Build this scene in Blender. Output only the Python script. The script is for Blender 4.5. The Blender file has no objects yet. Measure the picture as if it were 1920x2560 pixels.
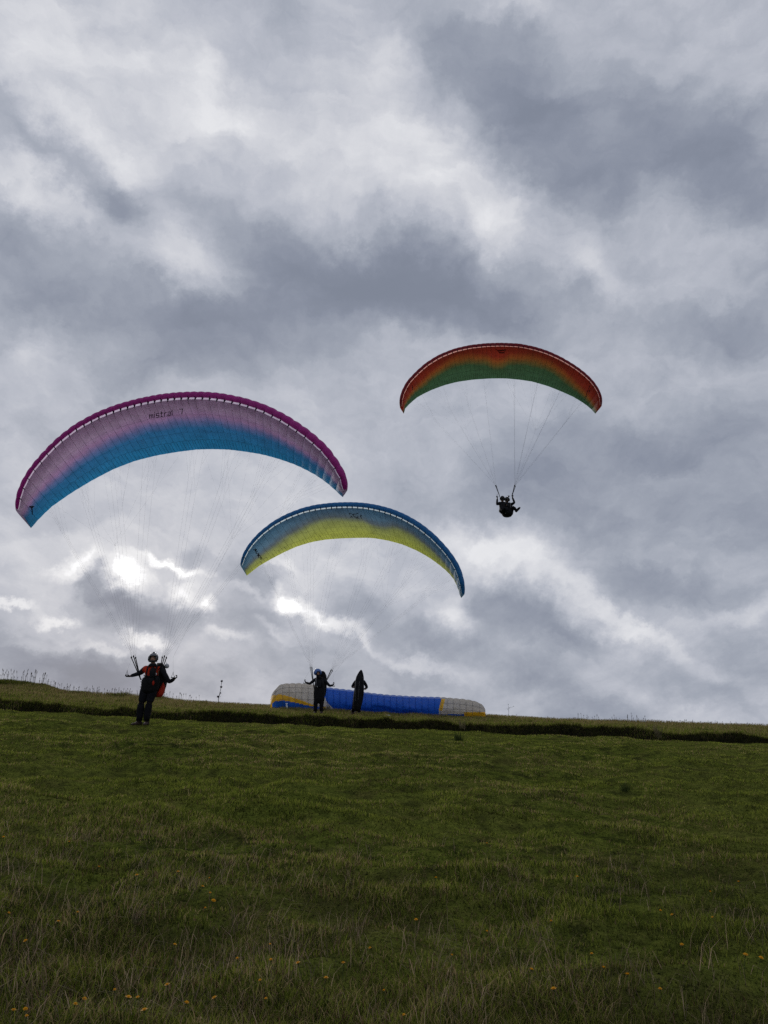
import bpy, bmesh, math, random
import numpy as np
from mathutils import Vector, Matrix
random.seed(7); RNG = np.random.default_rng(7)
R = math.radians
scene = bpy.context.scene
COL = scene.collection

# ------------------------------------------------------------------ camera, exposure
PW, PH, F = 1920.0, 2560.0, 1923.0          # photograph frame and its focal length in pixels
PITCH = R(15.0); EYE = 1.6
cp, sp = math.cos(PITCH), math.sin(PITCH)
cam = bpy.data.cameras.new('camera'); camo = bpy.data.objects.new('camera', cam); COL.objects.link(camo)
camo.location = (0, 0, EYE); camo.rotation_euler = (R(90) + PITCH, 0, 0)
cam.sensor_fit = 'VERTICAL'; cam.sensor_height = 36.0; cam.lens = 36.0 * F / PH
cam.clip_start = 0.05; cam.clip_end = 5000
scene.camera = camo
scene.view_settings.view_transform = 'Standard'; scene.view_settings.look = 'None'
scene.view_settings.exposure = 0; scene.view_settings.gamma = 1; scene.view_settings.use_curve_mapping = False
scene.cycles.max_bounces = 8; scene.cycles.transparent_max_bounces = 8
scene.cycles.sample_clamp_indirect = 4.0; scene.cycles.use_denoising = False

def ray(X, Y):
    a = (X - 960.0) / F; b = (1280.0 - Y) / F
    return Vector((a, cp - b * sp, sp + b * cp))
def at(X, Y, d):                             # the place d metres ahead that is seen at X, Y
    v = ray(X, Y); return Vector((0, 0, EYE)) + v * (d / v.y)
def px_per_m(X, Y, d):
    v = ray(X, Y); return F / (d / v.y)

# ------------------------------------------------------------------ node helpers
def lin(c):
    c = c / 255.0
    return c / 12.92 if c <= 0.04045 else ((c + 0.055) / 1.055) ** 2.4
def srgb(r, g, b, k=1.0): return (lin(r) * k, lin(g) * k, lin(b) * k, 1.0)

class N:
    """tiny wrapper for building node trees"""
    def __init__(s, tree): s.t = tree
    def new(s, kind, ins=(), **props):
        n = s.t.nodes.new(kind)
        for k, v in props.items(): setattr(n, k, v)
        for k, v in dict(ins).items():
            if hasattr(v, 'is_output') or isinstance(v, bpy.types.NodeSocket): s.t.links.new(v, n.inputs[k])
            else: n.inputs[k].default_value = v
        return n
    def m(s, op, a, b=0.0, c=None, clamp=False):
        ins = {0: a, 1: b}
        if c is not None: ins[2] = c
        return s.new('ShaderNodeMath', ins, operation=op, use_clamp=clamp).outputs[0]
    def ramp(s, fac, stops, interp='LINEAR'):
        n = s.new('ShaderNodeValToRGB', {0: fac}); cr = n.color_ramp; cr.interpolation = interp
        while len(cr.elements) < len(stops): cr.elements.new(0.5)
        for e, (p, c) in zip(cr.elements, stops): e.position = p; e.color = c
        return n.outputs[0]
    def mix(s, fac, a, b, blend='MIX'):
        n = s.new('ShaderNodeMix', {}, data_type='RGBA', blend_type=blend)
        for k, v in ((0, fac), (6, a), (7, b)):
            if isinstance(v, bpy.types.NodeSocket): s.t.links.new(v, n.inputs[k])
            else: n.inputs[k].default_value = v
        return n.outputs[2]
    def noise(s, vec, scale, detail=4, rough=0.55, dist=0.0):
        return s.new('ShaderNodeTexNoise', {'Vector': vec, 'Scale': scale, 'Detail': detail, 'Roughness': rough, 'Distortion': dist})

# ------------------------------------------------------------------ sky: broken low cloud lit from behind
world = bpy.data.worlds.new('World'); world.cycles.sampling_method = 'MANUAL'; world.cycles.sample_map_resolution = 512; scene.world = world; world.use_nodes = True
wt = world.node_tree; wt.nodes.clear(); w = N(wt)
SUN_AZ, SUN_EL = R(-18.0), R(12.0)
tc = w.new('ShaderNodeTexCoord').outputs['Generated']
dirn = w.new('ShaderNodeVectorMath', {0: tc}, operation='NORMALIZE').outputs[0]
def dotv(vec, c): return w.new('ShaderNodeVectorMath', {0: vec, 1: c}, operation='DOT_PRODUCT').outputs['Value']
fx = dotv(dirn, (1, 0, 0)); fy = dotv(dirn, (0, -sp, cp)); fz = dotv(dirn, (0, cp, sp))
den = w.m('ADD', w.m('MAXIMUM', fz, -0.8), 1.0)
u = w.m('DIVIDE', fx, den); v = w.m('DIVIDE', fy, den)
uv = w.new('ShaderNodeCombineXYZ', {0: u, 1: v}).outputs[0]
# warp so that the cloud masses get ragged outlines
n1 = w.noise(uv, 5.0, 3, 0.5).outputs['Color']
n2 = w.noise(uv, 20.0, 8, 0.66).outputs['Color']
def centred(c, k):
    a = w.new('ShaderNodeVectorMath', {0: c, 1: (0.5, 0.5, 0.5)}, operation='SUBTRACT').outputs[0]
    return w.new('ShaderNodeVectorMath', {0: a, 'Scale': k}, operation='SCALE').outputs[0]
wuv = w.new('ShaderNodeVectorMath', {0: uv, 1: centred(n1, 0.055)}, operation='ADD').outputs[0]
wuv = w.new('ShaderNodeVectorMath', {0: wuv, 1: centred(n2, 0.052)}, operation='ADD').outputs[0]
wuv = w.new('ShaderNodeVectorMath', {0: wuv, 1: (1, 1, 0)}, operation='MULTIPLY').outputs[0]
def px_uv(X, Y):
    d = Vector(((X - 960) / F, (1280 - Y) / F, 1.0)).normalized()
    return np.array((d.x / (1 + d.z), d.y / (1 + d.z)))
# x, y, half length, half width, slope down to the right (deg), brightness
CLOUDS = [
 # high band of light cloud
 (30,100,150,90,10,.08),(60,160,110,50,20,.05),(520,215,75,50,55,.14),(500,330,640,260,20,.13),(170,350,200,50,38,.07),
 (330,410,130,80,45,.06),(600,345,130,60,10,.06),(705,395,70,38,0,.08),(90,475,190,42,30,.14),(465,640,115,68,15,.19),
 (790,525,110,70,25,.10),(870,480,90,80,0,.06),(750,200,120,80,20,.05),(860,60,110,70,0,.05),(560,330,60,30,20,.07),
 (480,60,100,130,-10,-.05),(150,415,230,44,38,-.15),(320,530,95,52,20,-.15),(80,650,150,110,55,-.14),(470,530,90,45,35,-.08),
 (720,255,50,55,60,-.06),(30,780,90,60,20,-.03),(90,860,60,50,0,.09),(620,600,200,40,25,.00),
 # the dark bars in the middle
 (850,665,330,95,12,-.23),(470,820,240,100,10,-.20),(720,760,260,90,0,-.12),(1010,700,160,70,0,-.06),(950,560,90,40,20,-.06),
 # upper right
 (985,240,110,260,0,.08),(1300,10,100,40,10,.10),(1270,240,300,130,35,-.15),(1450,340,330,120,25,-.12),(1790,400,260,90,38,-.16),
 (1860,520,150,70,20,-.10),(1110,330,220,80,42,.09),(1070,440,120,70,30,.06),(1250,560,75,60,20,.17),(1240,540,190,110,20,.05),(300,150,420,160,10,.05),(1000,420,260,160,30,.07),
 (1490,685,110,42,30,.15),(1440,610,240,60,35,.08),(1740,640,230,120,10,.05),(1180,730,260,80,12,-.18),(1830,800,180,60,12,-.14),
 (1640,170,140,60,20,.03),(1500,480,140,90,30,-.05),
 # behind the big wing and along the middle
 (80,960,140,100,10,.08),(60,1180,90,120,0,.10),(430,930,220,60,0,-.08),(500,1200,300,150,0,.10),(700,1230,120,90,0,.03),
 (640,1400,110,60,30,-.10),(1010,1150,150,110,0,.08),(900,1000,120,160,0,.02),(830,1420,200,60,10,.10),(900,1180,80,60,0,-.02),
 (1500,1190,360,140,5,-.14),(1610,1110,230,60,10,-.10),(1700,1000,200,90,20,-.05),(1560,920,200,60,10,.04),(1250,1260,260,80,10,-.04),
 # glow round the hidden sun
 (430,1430,520,180,5,.16),(170,1400,62,30,-15,.50),(285,1435,60,40,5,.60),(415,1405,95,15,8,.50),(425,1460,42,22,-20,.40),
 (490,1512,50,26,20,.55),(340,1583,62,14,8,.45),(735,1490,52,30,25,.60),(825,1540,80,20,18,.45),(30,1490,60,12,10,.22),
 (135,1520,50,14,5,.25),(700,1575,60,14,20,.15),
 (245,1450,80,34,32,-.36),(350,1525,110,46,15,-.34),(110,1625,280,58,26,-.22),(280,1690,230,46,12,-.14),(590,1430,80,50,20,-.18),
 (650,1540,100,42,10,-.16),(480,1372,46,24,10,-.20),(900,1500,90,42,25,-.14),(530,1620,90,30,20,.05),(800,1640,260,60,12,-.06),
 (120,1560,90,24,18,.05),
 # low right
 (1230,1375,190,60,20,.17),(1370,1470,260,46,28,.13),(1165,1545,44,60,10,.32),(1120,1480,100,50,20,.10),(1880,1535,90,30,-5,.15),
 (1680,1475,160,52,8,-.17),(1340,1550,230,52,18,-.18),(1440,1730,230,70,25,-.14),(1850,1330,150,140,20,-.10),(1900,1660,90,100,0,-.08),
 (1080,1610,130,60,15,-.12),(1745,1640,260,26,28,.10),(1100,1675,90,16,25,.12),(1220,1700,180,30,15,.05),(1700,1780,240,40,20,.07),
 (600,1735,380,36,3,.05),(560,1590,70,14,18,.16),(900,1590,70,12,22,.16),(1010,1650,60,12,20,.12),(240,1600,60,12,10,.14),(70,1580,90,16,12,.12),(700,1400,60,14,15,.14),(620,1480,50,12,15,.12),(1600,1560,120,22,25,.08),
]
carry = wuv                                  # (u, v, brightness so far): one cloud after another
for (X, Y, a, b, deg, amp) in CLOUDS:
    c0 = px_uv(X, Y); k = np.linalg.norm(px_uv(X + 1, Y) - c0)
    mp = w.new('ShaderNodeMapping', {'Vector': carry, 'Location': (c0[0], c0[1], 0), 'Rotation': (0, 0, -R(deg)),
               'Scale': (a * k, b * k, 1e7)}, vector_type='TEXTURE')
    ln = w.new('ShaderNodeVectorMath', {0: mp.outputs[0]}, operation='LENGTH').outputs['Value']
    mr = w.new('ShaderNodeMapRange', {0: ln, 1: 0.0, 2: 1.75 if amp < .3 else 1.6, 3: amp if amp < .3 else amp * .68, 4: 0.0}, interpolation_type='SMOOTHSTEP').outputs[0]
    carry = w.new('ShaderNodeVectorMath', {0: carry, 1: w.new('ShaderNodeCombineXYZ', {2: mr}).outputs[0]}, operation='ADD').outputs[0]
val = w.new('ShaderNodeSeparateXYZ', {0: carry}).outputs[2]
# fibrous texture of its own, running the same way as the streaks
mpd = w.new('ShaderNodeMapping', {'Vector': wuv, 'Rotation': (0, 0, R(28)), 'Scale': (0.6, 1.15, 1)}, vector_type='POINT').outputs[0]
d1 = w.noise(mpd, 11.0, 5, 0.6).outputs[0]
d2 = w.noise(mpd, 30.0, 8, 0.60, 0.25).outputs[0]
# the same cloud deck seen in perspective: finer and flatter towards the horizon
sxyz = w.new('ShaderNodeSeparateXYZ', {0: dirn}); dz = w.m('ADD', w.m('MAXIMUM', sxyz.outputs[2], 0.0), 0.26)
deck = w.new('ShaderNodeCombineXYZ', {0: w.m('DIVIDE', sxyz.outputs[0], dz), 1: w.m('DIVIDE', sxyz.outputs[1], dz)}).outputs[0]
deck = w.new('ShaderNodeMapping', {'Vector': deck, 'Rotation': (0, 0, R(-38)), 'Scale': (1.5, 0.7, 1)}, vector_type='POINT').outputs[0]
d3 = w.noise(deck, 2.6, 8, 0.62, 0.25).outputs[0]
det = w.m('ADD', w.m('MULTIPLY', w.m('SUBTRACT', d1, 0.5), 0.22), w.m('MULTIPLY', w.m('SUBTRACT', d2, 0.5), 0.27))
det = w.m('ADD', det, w.m('MULTIPLY', w.m('SUBTRACT', d3, 0.5), 0.26))
val = w.m('ADD', w.m('MULTIPLY', val, 0.74), 0.702)
val = w.m('ADD', w.m('ADD', val, det), 0.0)
val = w.m('SMOOTH_MAX', val, 0.52, 0.16)
val = w.m('MINIMUM', val, 1.25)
colr = w.ramp(w.m('DIVIDE', val, 1.25), [
    (0.47 / 1.25, srgb(112, 120, 136)), (0.56 / 1.25, srgb(137, 144, 160)), (0.66 / 1.25, srgb(161, 167, 180)),
    (0.75 / 1.25, srgb(184, 188, 199)), (0.84 / 1.25, srgb(208, 210, 217)), (0.92 / 1.25, srgb(228, 229, 233)), (1.0, srgb(255, 255, 255))])
boost = w.m('ADD', 1.0, w.m('MULTIPLY', w.m('MAXIMUM', w.m('SUBTRACT', val, 0.95), 0.0), 3.0))
boost = w.m('MULTIPLY', boost, 10.0)
bc = w.new('ShaderNodeVectorMath', {0: colr, 'Scale': boost}, operation='SCALE').outputs[0]
sky = w.new('ShaderNodeTexSky', sky_type='NISHITA', sun_disc=False, sun_elevation=SUN_EL, sun_rotation=SUN_AZ, air_density=1.0, dust_density=2.0)
skc = w.mix(0.008, bc, sky.outputs[0])
bg = w.new('ShaderNodeBackground', {'Color': skc, 'Strength': 0.1})
w.new('ShaderNodeOutputWorld', {'Surface': bg.outputs[0]})
world['kind'] = 'structure'

# weak, very soft sun behind the cloud
sl = bpy.data.lights.new('sun', 'SUN'); so = bpy.data.objects.new('sun', sl); COL.objects.link(so)
sl.energy = 1.5; sl.angle = R(18); sl.color = (1.0, 0.95, 0.88)
sd = Vector((math.sin(SUN_AZ) * math.cos(SUN_EL), math.cos(SUN_AZ) * math.cos(SUN_EL), math.sin(SUN_EL)))
so.rotation_euler = sd.to_track_quat('Z', 'Y').to_euler(); so.location = (0, 0, 50)

# ------------------------------------------------------------------ materials
MATS = {}
def pbr(name, col, rough=0.8, spec=0.2, var=0.0, scale=20.0, bump=0.0, sheen=0.0, transl=0.0, metal=0.0):
    if name in MATS: return MATS[name]
    mt = bpy.data.materials.new(name); mt.use_nodes = True; t = mt.node_tree; t.nodes.clear(); n = N(t)
    out = n.new('ShaderNodeOutputMaterial')
    b = n.new('ShaderNodeBsdfPrincipled', {'Roughness': rough, 'Specular IOR Level': spec, 'Metallic': metal, 'Sheen Weight': sheen})
    c = (*col[:3], 1.0)
    oc = n.new('ShaderNodeTexCoord').outputs['Object']
    if var > 0:
        nz = n.noise(oc, scale, 5, 0.6).outputs[0]
        lo = tuple(x * (1 - var) for x in c[:3]) + (1,); hi = tuple(min(1, x * (1 + var)) for x in c[:3]) + (1,)
        cs = n.ramp(nz, [(0.3, lo), (0.7, hi)]); t.links.new(cs, b.inputs['Base Color'])
    else:
        cs = c; b.inputs['Base Color'].default_value = c
    if bump > 0:
        bp = n.new('ShaderNodeBump', {'Height': n.noise(oc, scale * 2, 5, 0.6).outputs[0], 'Strength': bump, 'Distance': 0.02})
        t.links.new(bp.outputs[0], b.inputs['Normal'])
    sh = b.outputs[0]
    if transl > 0:
        tr = n.new('ShaderNodeBsdfTranslucent', {'Color': cs})
        sh = n.new('ShaderNodeMixShader', {0: transl, 1: b.outputs[0], 2: tr.outputs[0]}).outputs[0]
    t.links.new(sh, out.inputs[0]); MATS[name] = mt; return mt

# ------------------------------------------------------------------ object helpers
def tag(o, label=None, cat=None, group=None, kind=None):
    if label: o['label'] = label
    if cat: o['category'] = cat
    if group: o['group'] = group
    if kind: o['kind'] = kind
    return o
def empty(name, loc, label, cat, group=None, rz=0.0):
    o = bpy.data.objects.new(name, None); COL.objects.link(o); o.location = loc; o.rotation_euler = (0, 0, rz)
    o.empty_display_size = 0.2
    return tag(o, label, cat, group)
def mesh_obj(name, verts, faces, mats, parent=None, smooth=True, world_space=False):
    me = bpy.data.meshes.new(name); me.from_pydata([tuple(v) for v in verts], [], faces); me.update()
    for m_ in (mats if isinstance(mats, (list, tuple)) else [mats]): me.materials.append(m_)
    if smooth: me.polygons.foreach_set('use_smooth', [True] * len(me.polygons))
    o = bpy.data.objects.new(name, me); COL.objects.link(o)
    if parent is not None:
        o.parent = parent
    return o
def tube_geo(pts, rad, n=5, caps=True):
    pts = [Vector(p) for p in pts]; V = []; Fc = []
    if not isinstance(rad, (list, tuple)): rad = [rad] * len(pts)
    up = Vector((0.13, 0.21, 0.97))
    for i, p in enumerate(pts):
        d = (pts[min(i + 1, len(pts) - 1)] - pts[max(i - 1, 0)]).normalized()
        a = d.cross(up)
        if a.length < 0.2: a = d.cross(Vector((1, 0, 0)))
        a.normalize(); b = d.cross(a)
        for k in range(n):
            th = 2 * math.pi * k / n; V.append(p + (a * math.cos(th) + b * math.sin(th)) * rad[i])
    for i in range(len(pts) - 1):
        for k in range(n):
            Fc.append((i * n + k, i * n + (k + 1) % n, (i + 1) * n + (k + 1) % n, (i + 1) * n + k))
    if caps:
        Fc.append(tuple(range(n))[::-1]); Fc.append(tuple((len(pts) - 1) * n + k for k in range(n)))
    return V, Fc
def join_geo(parts):
    V = []; Fc = []
    for v_, f_ in parts:
        o = len(V); V += list(v_); Fc += [tuple(i + o for i in f) for f in f_]
    return V, Fc
def ellipsoid_geo(c, r, nu=14, nv=9, lo=-90, hi=90, rot=None):
    V = []; Fc = []; c = Vector(c)
    for j in range(nv + 1):
        ph = R(lo + (hi - lo) * j / nv)
        for i in range(nu):
            th = 2 * math.pi * i / nu
            p = Vector((math.cos(th) * math.cos(ph) * r[0], math.sin(th) * math.cos(ph) * r[1], math.sin(ph) * r[2]))
            if rot is not None: p = rot @ p
            V.append(c + p)
    for j in range(nv):
        for i in range(nu):
            Fc.append((j * nu + i, j * nu + (i + 1) % nu, (j + 1) * nu + (i + 1) % nu, (j + 1) * nu + i))
    return V, Fc
def box_geo(c, s, rot=None):
    V = []; c = Vector(c)
    for x in (-1, 1):
        for y in (-1, 1):
            for z in (-1, 1):
                p = Vector((x * s[0] / 2, y * s[1] / 2, z * s[2] / 2))
                if rot is not None: p = rot @ p
                V.append(c + p)
    return V, [(0, 1, 3, 2), (4, 6, 7, 5), (0, 4, 5, 1), (2, 3, 7, 6), (0, 2, 6, 4), (1, 5, 7, 3)]
def loft_geo(rings, n=16, power=2.4):
    """rings: (cx, cy, cz, rx, ry) stacked; squarish ellipses, closed at both ends"""
    V = []; Fc = []
    for (cx, cy, cz, rx, ry) in rings:
        for k in range(n):
            th = 2 * math.pi * k / n; c_, s_ = math.cos(th), math.sin(th)
            V.append(Vector((cx + rx * math.copysign(abs(c_) ** (2 / power), c_), cy + ry * math.copysign(abs(s_) ** (2 / power), s_), cz)))
    for i in range(len(rings) - 1):
        for k in range(n):
            Fc.append((i * n + k, i * n + (k + 1) % n, (i + 1) * n + (k + 1) % n, (i + 1) * n + k))
    Fc.append(tuple(range(n))[::-1]); Fc.append(tuple((len(rings) - 1) * n + k for k in range(n)))
    return V, Fc
def skin_obj(name, joints, edges, mat, parent, subdiv=2):
    """joints: name -> (x, y, z, radius); grown with a Skin modifier and baked to a mesh"""
    keys = list(joints); idx = {k: i for i, k in enumerate(keys)}
    me = bpy.data.meshes.new(name); me.from_pydata([joints[k][:3] for k in keys], [(idx[a], idx[b]) for a, b in edges], [])
    o = bpy.data.objects.new(name, me); COL.objects.link(o)
    sk = o.modifiers.new('skin', 'SKIN'); sk.use_smooth_shade = True; sk.branch_smoothing = 0.3
    for k in keys:
        sv = me.skin_vertices[0].data[idx[k]]; r = joints[k][3]
        sv.radius = r if isinstance(r, tuple) else (r, r); sv.use_root = idx[k] == 0
    if subdiv: sb = o.modifiers.new('sub', 'SUBSURF'); sb.levels = subdiv; sb.render_levels = subdiv
    dg = bpy.context.evaluated_depsgraph_get(); dg.update()
    nm = bpy.data.meshes.new_from_object(o.evaluated_get(dg)); o.modifiers.clear(); o.data = nm; nm.name = name
    bpy.data.meshes.remove(me); nm.materials.clear(); nm.materials.append(mat)
    nm.polygons.foreach_set('use_smooth', [True] * len(nm.polygons))
    if parent is not None: o.parent = parent
    return o

# ------------------------------------------------------------------ the hill
def hash2(ix, iy, s):
    h = (ix.astype(np.int64) * 374761393 + iy.astype(np.int64) * 668265263 + s * 974634777) & 0xFFFFFFFF
    h = ((h ^ (h >> 13)) * 1274126177) & 0xFFFFFFFF
    return ((h ^ (h >> 16)) & 0xFFFF) / 65535.0
def vnoise(x, y, s=0):
    ix = np.floor(x); iy = np.floor(y); fx_ = x - ix; fy_ = y - iy
    fx_ = fx_ * fx_ * (3 - 2 * fx_); fy_ = fy_ * fy_ * (3 - 2 * fy_)
    a = hash2(ix, iy, s); b = hash2(ix + 1, iy, s); c = hash2(ix, iy + 1, s); d = hash2(ix + 1, iy + 1, s)
    return (a * (1 - fx_) + b * fx_) * (1 - fy_) + (c * (1 - fx_) + d * fx_) * fy_ - 0.5
def fbm(x, y, s=0, oct=4, g=0.5):
    r = 0; k = 1.0
    for i in range(oct): r = r + vnoise(x * 2 ** i + 13.7 * i, y * 2 ** i - 7.1 * i, s + i) * k; k *= g
    return r
def tan_elev(Y):
    b = (1280.0 - Y) / F; return (sp + b * cp) / (cp - b * sp)
LIPX = [-1500, 0, 200, 340, 640, 900, 1100, 1300, 1540, 1640, 1920, 3400]; LIPY = [1700, 1774, 1784, 1795, 1807, 1819, 1827, 1837, 1842, 1849, 1861, 1900]
TOPX = [-1500, 0, 200, 340, 640, 820, 1000, 1100, 1300, 1540, 1920, 3400]; TOPY = [1640, 1753, 1769, 1776, 1788, 1795, 1801, 1804, 1815, 1826, 1842, 1890]
CRX = [-1500, 0, 100, 140, 200, 340, 480, 640, 900, 1212, 1400, 1500, 1700, 1920, 3400]; CRY = [1600, 1708, 1712, 1727, 1733, 1741, 1756, 1763, 1775, 1789, 1800, 1803, 1807, 1816, 1870]
CREST = 42.0
def hill(x, y):
    x = np.asarray(x, float); y = np.asarray(y, float)
    ys = np.maximum(y, 0.5)
    X = np.clip(960 + F * 1.036 * x / ys, -1500, 3400)
    wob = 0.5 * fbm(x * 0.25, x * 0 + 3.3, 5, 3) + 0.25 * fbm(x * 1.1, x * 0 + 9.3, 6, 2)
    DL = 21.6 + wob; DT = 23.6 + wob * 0.7 + 0.3 * fbm(x * 0.9, x * 0 + 1.3, 9, 3)
    zl = EYE + DL * tan_elev(np.interp(X, LIPX, LIPY) + 5 * fbm(x * 1.3, x * 0 + 7, 17, 3))
    yt = np.interp(X, TOPX, TOPY) + 9 * fbm(x * 0.7, x * 0 + 5, 12, 3) + 8 * fbm(x * 2.3, x * 0 + 2, 15, 3)
    zt = EYE + DT * tan_elev(yt)
    yc = np.interp(X, CRX, CRY); zc = EYE + CREST * tan_elev(yc)
    lawn = zl * np.clip(ys / DL, 0, 1.0) ** 1.3
    # rounded hummocks and terracettes on the lawn
    fade = np.clip((ys - 1) / 4, 0, 1) * np.clip((DL - ys) / 3.0, 0, 1)
    lawn = lawn + fade * (0.16 * fbm(x * 0.22, y * 0.32, 1, 3) + 0.13 * fbm(x * 0.7 + 3, y * 1.5, 2, 3) + 0.10 * fbm(x * 2.2, y * 3.0, 3, 3))
    t = np.clip((ys - DL) / (DT - DL), 0, 1)
    # beyond the lip: a shallow worn trench, then the steep face of the bank
    dip = np.interp(t, [0, .12, .35, .62, .70, .97, 1.0], [0, -.10, -.30, -.34, -.30, .0, .0])
    rise = np.interp(t, [0, .62, .72, .93, 1.0], [0, 0.02, .18, .95, 1.0])
    bank = zl + dip * (1 - rise * 0.8) + (zt - zl) * rise + 0.05 * fbm(x * 3, y * 3, 21, 2) * np.clip(t * 4, 0, 1) * np.clip((1 - t) * 4, 0, 1)
    q = np.clip((ys - DT) / (CREST - DT), 0, 1)
    yup = yt + (yc - yt) * (0.35 * q + 0.65 * q ** 1.6)
    upper = EYE + ys * ((1 - np.clip(q * 1.02, 0, 1)) * tan_elev(yup) + np.clip(q * 1.02, 0, 1) * tan_elev(yup))
    upper = upper + 0.10 * fbm(x * 0.5, y * 0.5, 31, 3) * np.clip(q * 5, 0, 1) * np.clip((1 - q) * 2.5, 0.25, 1)
    beyond = zc - 0.03 * (ys - CREST) - 0.0009 * np.maximum(ys - CREST, 0) ** 1.7 + 0.03 * fbm(x * 0.9, y * 0.5, 33, 3)
    z = np.where(ys < DL, lawn, np.where(ys < DT, bank, np.where(ys < CREST, upper, beyond)))
    return np.where(y < 0.5, lawn * 0 + zl * (0.5 / DL) ** 1.3 + 0.02 * (y - .5), z), np.where((ys > DL - .05) & (ys < DT + .02), 1.0, 0.0), DL, DT
def gz(x, y): return float(hill(np.array([x]), np.array([y]))[0][0])
def ground_hit(X, Y, lift=0.0):
    v = ray(X, Y); lo = None
    for k in range(1200):
        d = 2.5 + k * 0.035
        p = at(X, Y, d)
        if p.z <= gz(p.x, p.y) + lift: return p
    return at(X, Y, 41.5)

xs = np.concatenate([[-900, -500, -300, -180, -110, -70, -45, -32], np.arange(-25, 25.01, 0.14), [32, 45, 70, 110, 180, 300, 500, 900]])
ys_ = np.concatenate([[-500, -200, -80, -30, -10, -3, 0], np.arange(1.5, 14, 0.10), np.arange(14, 25.5, 0.085), np.arange(25.5, 44, 0.2), [46, 50, 56, 65, 80, 110, 160, 260, 400, 700, 1200]])
GX, GY = np.meshgrid(xs, ys_)
GZ, BM, _, _ = hill(GX, GY)
V = np.stack([GX.ravel(), GY.ravel(), GZ.ravel()], 1)
nx, ny = len(xs), len(ys_)
idx = np.arange(nx * ny).reshape(ny, nx)
Q = np.stack([idx[:-1, :-1].ravel(), idx[:-1, 1:].ravel(), idx[1:, 1:].ravel(), idx[1:, :-1].ravel()], 1)
def np_mesh(name, V, Fa, k):
    me = bpy.data.meshes.new(name)
    me.vertices.add(len(V)); me.vertices.foreach_set('co', V.astype(np.float32).ravel())
    me.loops.add(Fa.size); me.loops.foreach_set('vertex_index', Fa.astype(np.int32).ravel())
    me.polygons.add(len(Fa)); me.polygons.foreach_set('loop_start', np.arange(0, Fa.size, k, dtype=np.int32)); me.polygons.foreach_set('loop_total', np.full(len(Fa), k, np.int32))
    me.update(calc_edges=True); return me
gm = np_mesh('hillside', V, Q, 4); gm.polygons.foreach_set('use_smooth', [True] * len(gm.polygons))
at_b = gm.attributes.new('bank', 'FLOAT', 'POINT'); at_b.data.foreach_set('value', BM.ravel().astype(np.float32))
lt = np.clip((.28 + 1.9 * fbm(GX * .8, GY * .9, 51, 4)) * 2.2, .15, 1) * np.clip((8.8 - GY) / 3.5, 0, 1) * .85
gm.attributes.new('litter_shade', 'FLOAT', 'POINT').data.foreach_set('value', lt.ravel().astype(np.float32))  # dark litter, with the long grass's self-shadow painted into the ground colour
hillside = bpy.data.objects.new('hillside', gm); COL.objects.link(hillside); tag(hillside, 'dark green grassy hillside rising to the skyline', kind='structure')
mt = bpy.data.materials.new('turf'); mt.use_nodes = True; t = mt.node_tree; t.nodes.clear(); n = N(t)
pos = n.new('ShaderNodeNewGeometry').outputs['Position']
na = n.noise(pos, 0.55, 5, 0.6).outputs[0]; nb = n.noise(pos, 7.0, 5, 0.65).outputs[0]; nc = n.noise(pos, 40.0, 4, 0.7).outputs[0]
nd = n.noise(pos, 1.7, 4, 0.6).outputs[0]; ng = n.noise(pos, 3.2, 4, 0.62).outputs[0]
green = n.ramp(nb, [(0.3, (.034, .045, .008, 1)), (0.5, (.100, .125, .020, 1)), (0.7, (.18, .195, .036, 1))])
brown = n.ramp(nb, [(0.3, (.030, .022, .012, 1)), (0.7, (.14, .105, .045, 1))])
c1 = n.mix(n.m('MULTIPLY', n.ramp(nd, [(0.5, (0, 0, 0, 1)), (0.68, (1, 1, 1, 1))]), 0.55), green, brown)
c1 = n.mix(n.ramp(ng, [(0.36, (.75, .75, .75, 1)), (0.50, (0, 0, 0, 1))]), c1, (.020, .026, .009, 1))
lit = n.new('ShaderNodeAttribute', attribute_name='litter_shade').outputs['Fac']
c1 = n.mix(lit, c1, n.mix(nb, (.012, .010, .006, 1), (.045, .040, .020, 1)))  # darkens turf under long grass: litter plus painted shade
ne = n.noise(pos, 0.28, 3, 0.5).outputs[0]
c1 = n.mix(n.ramp(ne, [(0.38, (0, 0, 0, 1)), (0.62, (.30, .30, .30, 1))]), c1, (.17, .17, .04, 1))
c1 = n.mix(n.ramp(nc, [(0.32, (1, 1, 1, 1)), (0.5, (0, 0, 0, 1))]), c1, (.008, .010, .004, 1))
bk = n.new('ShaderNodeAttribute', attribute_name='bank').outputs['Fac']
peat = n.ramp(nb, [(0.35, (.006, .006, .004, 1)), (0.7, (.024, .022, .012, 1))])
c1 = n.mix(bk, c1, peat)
bp = n.new('ShaderNodeBump', {'Height': n.m('ADD', nb, n.m('MULTIPLY', nc, 0.5)), 'Strength': 0.9, 'Distance': 0.06})
b = n.new('ShaderNodeBsdfPrincipled', {'Base Color': c1, 'Roughness': 1.0, 'Specular IOR Level': 0.0, 'Normal': bp.outputs[0]})
n.new('ShaderNodeOutputMaterial', {0: b.outputs[0]}); gm.materials.append(mt)

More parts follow.
